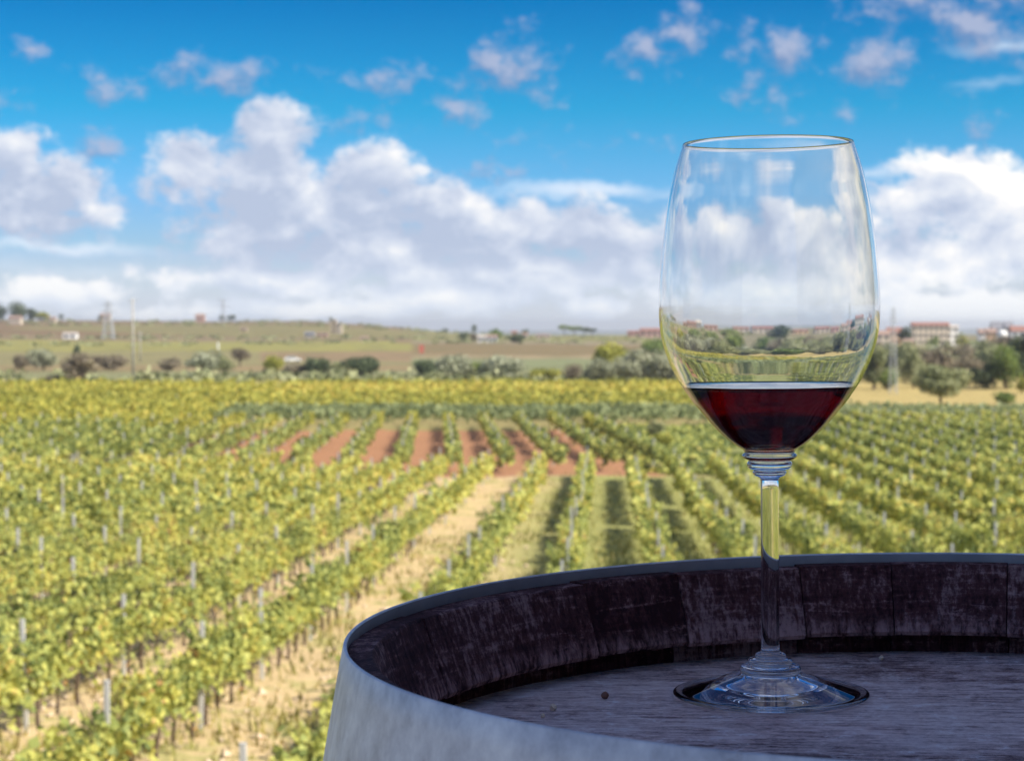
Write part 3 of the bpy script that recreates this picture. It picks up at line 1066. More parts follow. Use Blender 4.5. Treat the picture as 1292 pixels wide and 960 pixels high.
G_H = 'bushes along the hedge line behind the vineyard'
for a in (
    # px, base y, width, height px, name, label, category, material, shape, trunk, density
    (1187, 517, 68, 56, 'olive_tree', 'lone round olive tree with a dark trunk standing right of the wine glass', 'tree', T_OLIVE, 'round', .30, 3.0),
    (1268, 511, 34, 18, 'shrub', 'small low green shrub in dry grass right of the lone olive tree', 'shrub', T_GREEN, 'bush', 0, 1.2),
    (100, 487, 50, 42, 'shrub', 'bare brownish twiggy shrub in the yellow field left of the tall pole', 'shrub', T_BROWN, 'twig', 0, 1.0),
    (66, 486, 30, 12, 'shrub', 'low pinkish brown scrub patch left of the twiggy brown shrub', 'shrub', T_BROWN, 'twig', 0, .7),
    (55, 467, 36, 27, 'bush', 'round silvery bush at the far left of the hedge line', 'bush', T_PALE, 'bush', 0, 1.3),
    (28, 466, 28, 17, 'bush', 'low brown bush left of the round silvery bush', 'bush', T_BROWN, 'bush', 0, .9),
    (97, 455, 13, 22, 'tree', 'small dark upright tree behind the twiggy brown shrub', 'tree', T_DARK, 'round', .1, .8),
    (140, 467, 46, 18, 'bush', 'low brown scrub between the twiggy shrub and the tall pole', 'bush', T_BROWN, 'bush', 0, .9),
    (215, 468, 30, 16, 'bush', 'low grey brown bush right of the second pole', 'bush', T_BROWN, 'bush', 0, .9),
    (258, 471, 46, 26, 'bush', 'grey green bush below the pink house', 'bush', T_PALE, 'bush', 0, 1.3),
    (284, 471, 24, 20, 'bush', 'olive bush just right of the grey green bush', 'bush', T_OLIVE, 'bush', 0, 1.0),
    (303, 463, 28, 26, 'tree', 'reddish brown tree standing over the hedge line', 'tree', T_BROWN, 'round', .2, 1.0),
    (345, 470, 34, 20, 'bush', 'light green bush between the brown tree and the white car', 'bush', T_YELLOW, 'bush', 0, .9),
    (372, 473, 34, 14, 'bush', 'pale brown low bush in front of the white car', 'bush', T_BROWN, 'bush', 0, .8),
    (400, 473, 40, 21, 'bush', 'dark bush right of the white car', 'bush', T_DARK, 'bush', 0, 1.1),
    (428, 473, 26, 15, 'bush', 'small olive bush left of the darkest round bush', 'bush', T_OLIVE, 'bush', 0, .8),
    (456, 474, 46, 22, 'bush', 'darkest round bush, almost black, alone in the hedge line', 'bush', T_DARK, 'bush', 0, 1.4),
    (541, 475, 40, 20, 'bush', 'dark brown bush under the red panel', 'bush', T_DARK, 'bush', 0, 1.1),
    (572, 476, 46, 26, 'bush', 'silvery bush touching the dark brown bush under the red panel', 'bush', T_PALE, 'bush', 0, 1.4),
    (602, 476, 30, 18, 'bush', 'green bush between two silvery bushes', 'bush', T_GREEN, 'bush', 0, .9),
    (636, 477, 58, 26, 'bush', 'wide silvery bush left of the yellow tree', 'bush', T_PALE, 'bush', 0, 1.4),
    (690, 480, 44, 14, 'bush', 'low pale green bush at the edge of the yellow field', 'bush', T_YELLOW, 'bush', 0, .8),
    (722, 484, 26, 24, 'bush', 'small brown bush left of the yellow tree', 'bush', T_BROWN, 'bush', 0, .9),
    (770, 476, 58, 46, 'tree', 'rounded yellow green tree left of the wine glass', 'tree', T_YELLOW, 'round', .12, 2.0),
    (757, 486, 40, 32, 'bush', 'pale olive bush in front of the yellow tree', 'bush', T_PALE, 'bush', 0, 1.4),
    (800, 486, 50, 42, 'bush', 'tall silvery bush right of the yellow tree', 'bush', T_PALE, 'bush', 0, 1.8),
    (838, 486, 48, 40, 'bush', 'silvery bush half behind the left edge of the wine glass', 'bush', T_PALE, 'bush', 0, 1.5),
    (830, 452, 50, 24, 'tree', 'green tree below the long red roof', 'tree', T_GREEN, 'round', .1, 1.2),
    (880, 487, 60, 40, 'bush', 'olive bush behind the left part of the glass bowl', 'bush', T_OLIVE, 'bush', 0, 1.4),
    (935, 488, 70, 32, 'tree', 'grey green tree behind the middle of the glass bowl', 'tree', T_OLIVE, 'round', .08, 1.6),
    (1000, 489, 70, 36, 'tree', 'dark green tree behind the middle of the glass bowl', 'tree', T_GREEN, 'round', .08, 1.6),
    (1060, 489, 66, 37, 'tree', 'olive tree behind the right part of the glass bowl', 'tree', T_OLIVE, 'round', .08, 1.6),
    (1102, 491, 44, 60, 'tree', 'leafy olive green tree just right of the glass bowl', 'tree', T_OLIVE, 'round', .08, 1.7),
    (1118, 492, 34, 30, 'bush', 'dark green bush left of the lattice mast', 'bush', T_GREEN, 'bush', 0, 1.3),
    (1152, 490, 40, 48, 'tree', 'yellowish olive tree right of the lattice mast', 'tree', T_OLIVE, 'round', .08, 1.5),
    (1180, 482, 60, 44, 'tree', 'brownish olive tree behind the lone olive tree', 'tree', T_BROWN, 'round', .08, 1.5),
    (1222, 488, 48, 40, 'tree', 'grey brown tree right behind the lone olive tree', 'tree', T_BROWN, 'round', .08, 1.4),
    (1245, 491, 50, 34, 'tree', 'dark green low tree left of the tall dark tree', 'tree', T_DARK, 'round', .05, 1.6),
    (1270, 491, 44, 54, 'tree', 'mid green tree left of the tall dark tree', 'tree', T_GREEN, 'round', .05, 1.6),
    (1292, 490, 44, 74, 'tree', 'tall dark evergreen at the right edge of the photo', 'tree', T_DARK, 'round', .08, 1.9),
    (1290, 497, 18, 24, 'shrub', 'small yellow green shrub at the right edge under the dark evergreen', 'shrub', T_YELLOW, 'bush', 0, .9),
    (835, 566, 34, 22, 'shrub', 'bright green weeds clump beside the red soil', 'shrub', T_YELLOW, 'bush', 0, 1.0),
    (826, 552, 26, 24, 'shrub', 'dark green bush between the red soil and the glass', 'shrub', T_OLIVE, 'bush', 0, 1.0),
    (800, 556, 30, 12, 'shrub', 'low green weeds left of the dark green bush by the glass', 'shrub', T_GREEN, 'bush', 0, .8),
):
    put_tree(a[0], a[1], a[2], a[3], a[4], a[5], a[6], a[7], a[8], a[9], a[10])

rgb = np.random.default_rng(61)
for i in range(26):
    px_ = 855 + i * 10.5 + rgb.uniform(-4, 4)
    Y_ = rgb.uniform(300, 430)
    put_tree(px_, 0, rgb.uniform(34, 54), rgb.uniform(18, 33), 'tree', 'bushy tree of the dense belt seen through the bowl of the wine glass', 'tree',
             [T_OLIVE, T_GREEN, T_PALE, T_BROWN, T_OLIVE][i % 5], 'bush', 0, 1.2, Y=Y_, group='tree belt behind the glass bowl')
for i in range(16):
    px_ = 1100 + i * 13 + rgb.uniform(-4, 4)
    Y_ = rgb.uniform(330, 470)
    put_tree(px_, 0, rgb.uniform(36, 52), rgb.uniform(26, 44), 'tree', 'olive brown bushy tree of the belt below the village right of the glass', 'tree',
             [T_OLIVE, T_BROWN, T_PALE, T_OLIVE][i % 4], 'bush', 0, 1.3, Y=Y_, group='tree belt below the village')

# on the skyline
for a in (
    (24, 1180, 28, 28, 'tree', 'large dark tree over the house at the far left', 'tree', T_DARK, 'round', .1, 1.2),
    (40, 1175, 20, 20, 'tree', 'dark tree right of the far left house', 'tree', T_DARK, 'round', .1, 1.0),
    (2, 1180, 18, 24, 'tree', 'dark tree at the left edge of the photo', 'tree', T_DARK, 'round', .1, 1.0),
    (54, 1170, 22, 14, 'tree', 'yellow green tree right of the dark trees at far left', 'tree', T_YELLOW, 'round', .1, .9),
    (78, 1200, 8, 11, 'tree', 'tiny dark tree alone on the left skyline', 'tree', T_DARK, 'round', .25, .5),
    (126, 1225, 6, 9, 'tree', 'tiny dark tree beside the beige hilltop house', 'tree', T_DARK, 'round', .1, .5),
    (281, 1240, 12, 9, 'tree', 'left dark tree of the skyline pair under the far pylon', 'tree', T_DARK, 'round', .1, .6),
    (292, 1240, 13, 9, 'tree', 'right dark tree of the skyline pair beside the far pylon', 'tree', T_DARK, 'round', .1, .6),
    (417, 1200, 6, 9, 'tree', 'tiny dark tree behind the stone tower', 'tree', T_DARK, 'round', .1, .5),
    (562, 1080, 9, 8, 'tree', 'small dark tree on the green part of the skyline', 'tree', T_DARK, 'round', .15, .5),
    (575, 1080, 6, 6, 'tree', 'tiniest grey tree on the green part of the skyline', 'tree', T_OLIVE, 'round', .15, .4),
    (598, 960, 10, 14, 'tree', 'upright dark tree left of the white cottages', 'tree', T_DARK, 'round', .2, .7),
    (626, 800, 24, 17, 'tree', 'rounded green tree behind the white cottages', 'tree', T_GREEN, 'round', .1, 1.0),
    (586, 760, 16, 13, 'bush', 'dark bush left of the white cottages', 'bush', T_DARK, 'bush', 0, .7),
    (597, 750, 16, 12, 'bush', 'dark brown bush close to the left white cottage', 'bush', T_BROWN, 'bush', 0, .7),
    (650, 740, 26, 12, 'bush', 'dark bush right of the white cottages', 'bush', T_DARK, 'bush', 0, .8),
    (663, 880, 14, 12, 'tree', 'dark tree over the small cream house', 'tree', T_DARK, 'round', .1, .7),
    (1143, 640, 16, 30, 'tree', 'dark tree left of the big village block', 'tree', T_DARK, 'round', .1, 1.0),
    (1213, 640, 17, 22, 'tree', 'yellow green tree right of the big village block', 'tree', T_YELLOW, 'round', .1, .9),
    (1177, 560, 22, 24, 'tree', 'dark green tree in front of the big village block', 'tree', T_GREEN, 'round', .1, 1.0),
    (1195, 570, 16, 18, 'tree', 'olive tree in front of the right end of the big village block', 'tree', T_OLIVE, 'round', .1, .9),
    (1226, 560, 28, 20, 'tree', 'dark green tree below the white tank', 'tree', T_GREEN, 'round', .1, 1.0),
    (1258, 560, 30, 12, 'bush', 'low dark bushes below the white tank', 'bush', T_GREEN, 'bush', 0, .8),
    (1274, 600, 12, 16, 'tree', 'small green tree between the white tank and the right edge house', 'tree', T_GREEN, 'round', .1, .7),
    (905, 600, 40, 22, 'tree', 'green tree behind the glass near the left houses', 'tree', T_GREEN, 'round', .1, 1.0),
    (985, 600, 44, 28, 'tree', 'dark tree behind the glass near the middle houses', 'tree', T_DARK, 'round', .1, 1.0),
):
    put_tree(a[0], 0, a[2], a[3], a[4], a[5], a[6], a[7], a[8], a[9], a[10], Y=a[1])

# umbrella pines left of the glass
for px, w, h, lab in ((712, 20, 14, 'leftmost umbrella pine of the skyline row left of the glass'), (725, 22, 13, 'second umbrella pine from the left on the skyline'),
                      (738, 18, 11, 'third umbrella pine from the left on the skyline'), (747, 14, 10, 'rightmost low umbrella pine of the skyline row')):
    put_tree(px, 0, w, h, 'umbrella_pine', lab, 'pine tree', T_DARK if px > 730 else T_GREEN, 'flat', .42, .6, Y=930, group='umbrella pines on the skyline')

# scrub lines on the hillside: too many and too small to count
def build_scrub():
    rg = np.random.default_rng(55)
    P, T = [], []
    for i in range(1000):
        Y = rg.choice([rg.uniform(1090, 1130), rg.uniform(820, 860), rg.uniform(284, 335), rg.uniform(700, 760), rg.uniform(1180, 1280)], p=[.28, .22, .2, .12, .18])
        X = Y * rg.uniform(-.6, .12)
        if Y < 440 and X / Y > .07:
            continue
        r = rg.uniform(.8, 2.2)
        n = 26
        v = rg.normal(size=(n, 3)) * (r, r, r * .55) * .6
        v[:, 2] = np.abs(v[:, 2])
        P.append(v + (X, Y, ztf(X, Y)))
        T.append(np.clip(rg.normal(size=n) * .2 + rg.uniform(.1, .7), 0, 1))
    P = np.concatenate(P)
    me = bulk_mesh('scrub', leaves(P, .9, rg, 4, .3), 4, T_OLIVE, np.concatenate(T))
    o = link(bpy.data.objects.new('scrub', me))
    tag(o, 'lines of small dark scrub along the field edges on the far hillside', 'scrub', kind='stuff')


build_scrub()

# ------------------------------------------------------------------ buildings
WALLS = {c: plain(c + '_plaster', v, .9, .08, .6) for c, v in dict(cream=(.62, .52, .40), white=(.78, .77, .74), pink=(.55, .34, .28), orange=(.62, .40, .24),
                                                                   grey=(.42, .40, .40), stone=(.48, .38, .26), red=(.55, .16, .11)).items()}
ROOFS = {c: plain(c + '_roof', v, .85, .2, 1.0) for c, v in dict(tile=(.27, .13, .10), dull=(.30, .20, .16), pale=(.50, .44, .38), slate=(.22, .22, .25)).items()}
SHUT = plain('dark_shutter', (.10, .085, .08), .6, .2, 2)


def house(px, Y, wpx, hpx, wall, roof, label, name='house', depth=.7, nwin=3, nrow=1, roofh=.28, flat=False, group=None, chimney=False, turn=0.0, sink=0.0, cat='house', base=None):
    x, y, z = at_depth(px, Y)
    if base is not None:                       # floor seen at this height in the photograph
        z = CAMZ + ray(px, base).z / ray(px, base).y * Y
        z = max(z, ztf(x, y) - .3)
    s = Y / F
    w, h = wpx * s, hpx * s
    d = max(w * depth, 3.0)
    t = thing(name, label, cat, (x, y, z - sink), (0, 0, turn), group)
    rh = 0 if flat else h * roofh
    hw = h - rh
    MB().box((0, 0, hw / 2 - .4), (w, d, hw + .8)).build('wall', WALLS[wall], t)
    r = MB()
    if flat:
        r.box((0, 0, hw + .12), (w + .3, d + .3, .24))
    else:
        gable_roof(r, -w / 2, w / 2, -d / 2, d / 2, hw, rh, .25)
    ro = r.build('roof', ROOFS[roof], t)
    if chimney:
        MB().box((w * .22, 0, hw + rh * .9), (.6, .6, rh * .9 + .5)).build('chimney', WALLS[wall], ro)
    if nwin:
        for j in range(nrow):
            zc = hw * (j + .55) / nrow
            for i in range(nwin):
                xc = -w / 2 + w * (i + .5) / nwin
                ww, wh = min(1.1, w / nwin * .45), min(1.4, hw / nrow * .5)
                f = MB().box((xc, -d / 2 - .02, zc), (ww, .1, wh)).build('window', SHUT, t)
                MB().box((xc, -d / 2 - .08, zc), (ww * .8, .03, wh * .84)).build('pane', GLASSP, f)
    return t


house(20, 1120, 15, 11, 'cream', 'dull', 'white house half hidden under dark trees at the far left', nwin=3, nrow=2)
house(66, 1180, 10, 7, 'cream', 'dull', 'small cream house right of the yellow green tree at far left', nwin=2)
house(134, 1235, 12, 10, 'cream', 'dull', 'beige house on the hilltop left of the tall pole', nwin=2, nrow=1, chimney=False)
house(89, 830, 17, 8, 'white', 'pale', 'long white shed in the field at left', 'shed', nwin=2, cat='shed')
house(253, 1235, 11, 10, 'pink', 'dull', 'pink house with a red roof on the skyline', nwin=2, nrow=1, roofh=.4)
house(308, 960, 9, 5, 'stone', 'dull', 'small sandy stone hut right of the far pylon', 'hut', nwin=1, cat='hut')
house(421, 930, 8, 17, 'stone', 'pale', 'square stone tower on the hill slope', 'tower', nwin=1, nrow=3, flat=True, cat='tower')
house(428, 930, 8, 12, 'cream', 'pale', 'low cream annexe right of the stone tower', 'house', nwin=1, nrow=2, flat=True)
house(391, 860, 12, 7, 'grey', 'slate', 'grey shed left of the stone tower', 'shed', nwin=2, cat='shed')
house(407, 870, 14, 5, 'pink', 'dull', 'low pinkish outbuilding between the grey shed and the stone tower', 'shed', nwin=2, cat='shed')
house(460, 760, 10, 7, 'stone', 'dull', 'small sandy house in the brown field right of the stone tower', nwin=1)
house(609, 740, 12, 9, 'white', 'pale', 'left of the two white cottages under the green tree', nwin=2)
house(621, 735, 13, 10, 'white', 'dull', 'right of the two white cottages under the green tree', nwin=2)
house(649, 900, 7, 7, 'orange', 'tile', 'tiny orange house on the skyline left of the cream house', nwin=1)
house(662, 840, 8, 8, 'cream', 'dull', 'small cream house under a dark skyline tree', nwin=1)
house(685, 840, 16, 6, 'cream', 'dull', 'low cream farm building left of the umbrella pines', nwin=3)
house(803, 900, 22, 8, 'pink', 'tile', 'low building with a long red roof left of the glass', nwin=3)
house(822, 880, 28, 12, 'pink', 'tile', 'larger red roofed building touching the left side of the glass', nwin=4)
house(842, 890, 14, 14, 'grey', 'pale', 'grey white house beside the larger red roofed building', nwin=2, nrow=2)
house(870, 880, 26, 9, 'pink', 'tile', 'leftmost pink house behind the glass bowl', nwin=3, nrow=2)
house(925, 870, 26, 10, 'cream', 'tile', 'cream house behind the left part of the glass bowl', nwin=3, nrow=2)
house(960, 860, 34, 13, 'cream', 'tile', 'broad cream house behind the middle of the glass bowl', nwin=4, nrow=2)
house(1020, 860, 26, 9, 'orange', 'tile', 'orange house behind the middle of the glass bowl', nwin=3, nrow=2)
house(1060, 850, 28, 13, 'cream', 'tile', 'tall cream house behind the right part of the glass bowl', nwin=3, nrow=2)
house(1088, 840, 18, 12, 'pink', 'tile', 'pink house at the right edge of the glass bowl', nwin=2, nrow=2)
house(1113, 700, 18, 20, 'cream', 'dull', 'cream house just left of the lattice mast', nwin=2, nrow=2)
house(1128, 720, 18, 23, 'orange', 'tile', 'orange house behind the lattice mast', nwin=2, nrow=2, depth=.6)
house(1146, 600, 12, 17, 'orange', 'dull', 'small salmon house right of the lattice mast', nwin=1, nrow=2)
house(1173, 700, 46, 30, 'cream', 'tile', 'big cream village block with a long red roof', 'apartment_block', nwin=7, nrow=3, roofh=.14, depth=.35, cat='building')
house(1201, 705, 14, 26, 'white', 'pale', 'white annexe at the right end of the big village block', nwin=2, nrow=3, roofh=.1)
house(1241, 780, 14, 18, 'white', 'dull', 'white house left of the white tank', nwin=2, nrow=2)
house(1250, 775, 12, 19, 'orange', 'dull', 'narrow orange house touching the white tank', nwin=2, nrow=2)
house(1257, 800, 14, 27, 'grey', 'slate', 'grey house with a slate roof behind the white tank', nwin=2, nrow=2, roofh=.35)
house(1287, 700, 26, 25, 'white', 'tile', 'white house with a red roof at the right edge', nwin=3, nrow=2)
house(1272, 760, 10, 28, 'grey', 'slate', 'narrow grey house left of the right edge house', nwin=1, nrow=2)
house(1208, 520, 34, 9, 'stone', 'pale', 'low stone wall like terrace building below the village', 'farm_building', nwin=4, flat=True, cat='building')

# white tank
x, y, z = at_depth(1264, 690)
t = thing('water_tank', 'round bright white tank among the village houses', 'tank', (x, y, z))
MB().tube([(0, 0, -.5), (0, 0, 4.9), (0, 0, 5.3), (0, 0, 5.7)], [1.75, 1.75, 1.4, .5], 20).build('drum', WALLS['white'], t, True)
MB().tube([(0, 0, 5.7), (0, 0, 6.0)], .3, 10).build('hatch', STEEL, t)

# small red panel, white car, white marker
x, y, z = ground_at(532, 447)
s = y / F
t = thing('notice_board', 'small bright red upright panel standing in the brown field', 'panel', (x, y, z))
MB().box((0, 0, 6.5 * s), (6 * s, .12, 10 * s)).build('panel', WALLS['red'], t)
for sx in (-1, 1):
    MB().box((sx * 2 * s, .15, 3 * s), (.12, .12, 7 * s)).build('leg', STEEL, t)
x, y, z = ground_at(275, 441)
t = thing('field_marker', 'thin white marker post in the green field left of the stone tower', 'post', (x, y, z))
MB().tube([(0, 0, -.2), (0, 0, 8 * y / F)], .3, 8).build('shaft', WALLS['white'], t)
MB().tube([(0, 0, 8 * y / F), (0, 0, 8.8 * y / F)], [.36, .1], 8).build('cap', WALLS['white'], t)


def car(px, py, label, yawc):
    x, y, z = ground_at(px, py)
    t = thing('parked_car', label, 'car', (x, y, z), (0, 0, yawc))
    prof = [(-2.0, .35), (-2.05, .75), (-1.6, .95), (-1.1, 1.42), (.55, 1.45), (1.15, .98), (1.95, .85), (2.05, .4)]
    n = len(prof)
    V = [(a, -.85, b) for a, b in prof] + [(a, .85, b) for a, b in prof]
    Fc = [tuple(range(n))[::-1], tuple(range(n, 2 * n))] + [(i, (i + 1) % n, (i + 1) % n + n, i + n) for i in range(n)]
    MB().poly(V, Fc).build('body', WALLS['white'], t)
    for sy in (-1, 1):
        MB().poly([(-1.4, sy * .86, .98), (.85, sy * .86, .98), (.4, sy * .86, 1.36), (-1.0, sy * .86, 1.36)], [(0, 1, 2, 3)]).build('window', GLASSP, t)
        for sx in (-1.25, 1.25):
            MB().tube([(sx, sy * .9, .32), (sx, sy * .68, .32)], .32, 14).build('wheel', SHUT, t)


car(369, 457, 'small white car parked behind the hedge line', .2)

# ------------------------------------------------------------------ poles and masts


def utility_pole(px, py, top, label, r, arms=True):
    x, y, z = ground_at(px, py)
    h = (py - top) * y / F
    t = thing('utility_pole', label, 'utility pole', (x, y, z))
    MB().tube([(0, 0, -.3), (0, 0, h)], [r * 1.3, r * .75], 10).build('shaft', CONC, t, True)
    if arms:
        MB().box((0, 0, h - .5), (1.5, .09, .09)).build('crossarm', STEEL, t)
        for sx in (-.65, 0, .65):
            MB().tube([(sx, 0, h - .45), (sx, 0, h - .2)], [.07, .05], 8).build('insulator', CONC, t)
    return t


utility_pole(168, 476, 377, 'tall pale concrete pole standing at the back of the yellow field', .17)
utility_pole(177, 457, 418, 'shorter grey pole just right of the tall concrete pole', .14)


def lattice(px, Y, base_px, top, label, wb, wt_, n, name='lattice_mast', arms=(), th=.05):
    x, y, z = at_depth(px, Y)
    pz = project(x, y, z)[1]
    h = (pz - top) * y / F
    t = thing(name, label, 'mast', (x, y, z))
    corner = ((-1, -1), (1, -1), (1, 1), (-1, 1))

    def pt(c, f):
        w = wb + (wt_ - wb) * f
        return (c[0] * w / 2, c[1] * w / 2, h * f)
    for c in corner:
        MB().tube([pt(c, -.01), pt(c, .5), pt(c, 1)], th, 5).build('leg', STEEL, t)
    br = MB()
    for i in range(n):
        f0, f1 = i / n, (i + 1) / n
        for j in range(4):
            a, b = corner[j], corner[(j + 1) % 4]
            br.tube([pt(a, f0), pt(b, f1)], th * .6, 4)
            br.tube([pt(a, f1), pt(b, f1)], th * .6, 4)
    br.build('bracing', STEEL, t)
    for f, l in arms:
        a = MB()
        a.tube([(-l, 0, h * f), (0, 0, h * f + .5), (l, 0, h * f)], th * .9, 4)
        a.tube([(-l, 0, h * f), (l, 0, h * f)], th * .7, 4)
        a.build('crossarm', STEEL, t)
    return t


lattice(1127, 246, 497, 388, 'slender grey lattice mast right of the wine glass', .95, .28, 16, arms=((.86, .55),), th=.03)
lattice(137, 830, 428, 380, 'faint lattice pylon below the hilltop house at left', 4.6, 1.2, 8, 'electricity_pylon', ((.72, 3.6), (.9, 2.8)), .16)
lattice(282, 1180, 405, 378, 'faint pylon on the skyline behind the pair of dark trees', 2.4, 1.0, 6, 'electricity_pylon', ((.7, 5.5), (.95, 4.0)), .14)

# ------------------------------------------------------------------ barrel
S = .92
RIM_R, RIM_D = .262, .126
BH = .95
TILT = -.0165
up = Vector((math.sin(TILT), 0, math.cos(TILT)))
rim_c = Vector((.192, .81, CAMZ - RIM_D))
base = rim_c - up * BH
barrel = thing('wine_barrel', 'old oak wine barrel with a wide grey steel hoop carrying the wine glass', 'barrel', base, (0, TILT, 0))


def outer_r(z):
    """outside radius of the staves at height z"""
    f = (z - BH / 2) / (BH / 2)
    return min(.335 - .0745 * abs(f) ** 1.75, .2599 + (.475 - abs(z - BH / 2)) * .19)


def wood_mat(name, dark, mid, pale, grain, scratch, wear, blotw, lipz=None):
    """grain, scratch: noise frequency along each axis for the fibres and for the tool marks"""
    m, k = new_mat(name)
    tc = k.node('ShaderNodeTexCoord').outputs['Object']
    oi = k.node('ShaderNodeObjectInfo').outputs['Random']
    off = k.node('ShaderNodeCombineXYZ', {0: k.math('MULTIPLY', oi, 7.0), 1: k.math('MULTIPLY', oi, 13.0), 2: k.math('MULTIPLY', oi, 5.0)}).outputs[0]
    v = k.vmath('ADD', tc, off)
    g1 = k.noise(k.vmath('MULTIPLY', v, grain), 1.0, 6, .70, .5)
    g2 = k.noise(k.vmath('MULTIPLY', v, tuple(q * 2.7 for q in grain)), 1.0, 6, .75, .3)
    sc_ = k.noise(k.vmath('MULTIPLY', v, scratch), 1.0, 4, .7, .8)
    blot = k.noise(v, 13.0, 5, .65)
    fine = k.noise(v, 420.0, 4, .75)
    t = k.math('MULTIPLY_ADD', g2, .70, k.math('MULTIPLY', g1, .35))
    t = k.math('ADD', t, k.math('MULTIPLY', k.math('SUBTRACT', blot, .5), blotw))
    t = k.math('ADD', t, k.math('MULTIPLY', k.math('SUBTRACT', fine, .5), .30))
    t = k.math('ADD', t, k.math('MULTIPLY', k.math('SUBTRACT', sc_, .5), .35))
    t = k.math('ADD', t, k.math('MULTIPLY', k.math('SUBTRACT', oi, .5), .12))
    c = k.ramp(t, [(.39, dark), (.54, mid), (.68, pale)])
    w = k.math('MULTIPLY', k.smooth(k.math('MULTIPLY_ADD', fine, .45, k.math('MULTIPLY', sc_, .65)), .60, .72), wear)
    if lipz is not None:          # bare bruised fibres along the lower edge of the chime
        z = k.node('ShaderNodeSeparateXYZ', {0: tc}).outputs[2]
        e = k.math('MULTIPLY', k.smooth(z, lipz + .013, lipz + .001), k.smooth(k.math('MULTIPLY_ADD', g2, .6, k.math('MULTIPLY', g1, .5)), .46, .66))
        e = k.math('MULTIPLY', e, k.math('GREATER_THAN', z, lipz - .0006))
        w = k.math('MAXIMUM', w, k.math('MULTIPLY', e, .75))
    c = k.mix(w, c, tuple(min(1, q * 1.5) for q in pale) + (1,))
    b = k.node('ShaderNodeBsdfPrincipled', {'Base Color': c, 'Roughness': .88, 'Specular IOR Level': .25})
    bp = k.node('ShaderNodeBump', {'Strength': .9, 'Distance': .0016, 'Height': k.math('ADD', k.math('MULTIPLY', g2, .8), k.math('MULTIPLY', t, .7))})
    k.l.new(bp.outputs[0], b.inputs['Normal'])
    finish(k, b.outputs[0])
    return m


m_stave = wood_mat('dark_stained_oak', (.034, .007, .009), (.115, .038, .039), (.38, .215, .20), (95, 95, 16), (22, 22, 190), .38, .50, BH - .053 + .0105)
m_head = wood_mat('weathered_grey_oak', (.17, .095, .09), (.68, .49, .45), (.95, .78, .72), (17, 125, 125), (70, 60, 60), .45, .34)


def hoop_mat():
    m, k = new_mat('galvanised_hoop_steel')
    tc = k.node('ShaderNodeTexCoord').outputs['Object']
    n1 = k.noise(tc, 42, 6, .7)
    n2 = k.noise(k.vmath('MULTIPLY', tc, (30, 30, 20)), 4.0, 5, .7)
    n3 = k.noise(tc, 9, 4, .6)
    v = k.math('ADD', k.math('MULTIPLY', n1, .5), k.math('MULTIPLY', n2, .3))
    v = k.math('ADD', v, k.math('MULTIPLY', n3, .3))
    c = k.ramp(v, [(.38, (.36, .36, .40)), (.53, (.60, .60, .64)), (.66, (.80, .80, .82))])
    rust = k.smooth(k.noise(tc, 60, 6, .75), .60, .74)
    c = k.mix(k.math('MULTIPLY', rust, .38), c, (.22, .13, .09, 1))
    ro = k.math('MULTIPLY_ADD', n1, .25, .42)
    b = k.node('ShaderNodeBsdfPrincipled', {'Base Color': c, 'Roughness': ro, 'Metallic': .35})
    bp = k.node('ShaderNodeBump', {'Strength': .25, 'Distance': .0006, 'Height': v})
    k.l.new(bp.outputs[0], b.inputs['Normal'])
    finish(k, b.outputs[0])
    return m


M_HOOP = hoop_mat()
M_HOOP_IN = plain('dark_hoop_inside', (.30, .27, .28), .6, .35, 60, .3)  # inner face of the hoop, darker than the outer face
HEAD_Z = BH - .053            # top of the head boards
STAVE_TOP = BH - .0055


def ang_of(px, depthrad=.245):
    """angle on the barrel wall behind a pixel column of the photograph (back side)"""
    best, ba = 1e9, 0
    for i in range(2000):
        a = math.pi * i / 2000
        x = rim_c.x + depthrad * math.cos(a)
        y = rim_c.y + depthrad * math.sin(a)
        q = abs(project(x, y, CAMZ - .15)[0] - px)
        if q < best:
            best, ba = q, a
    return ba


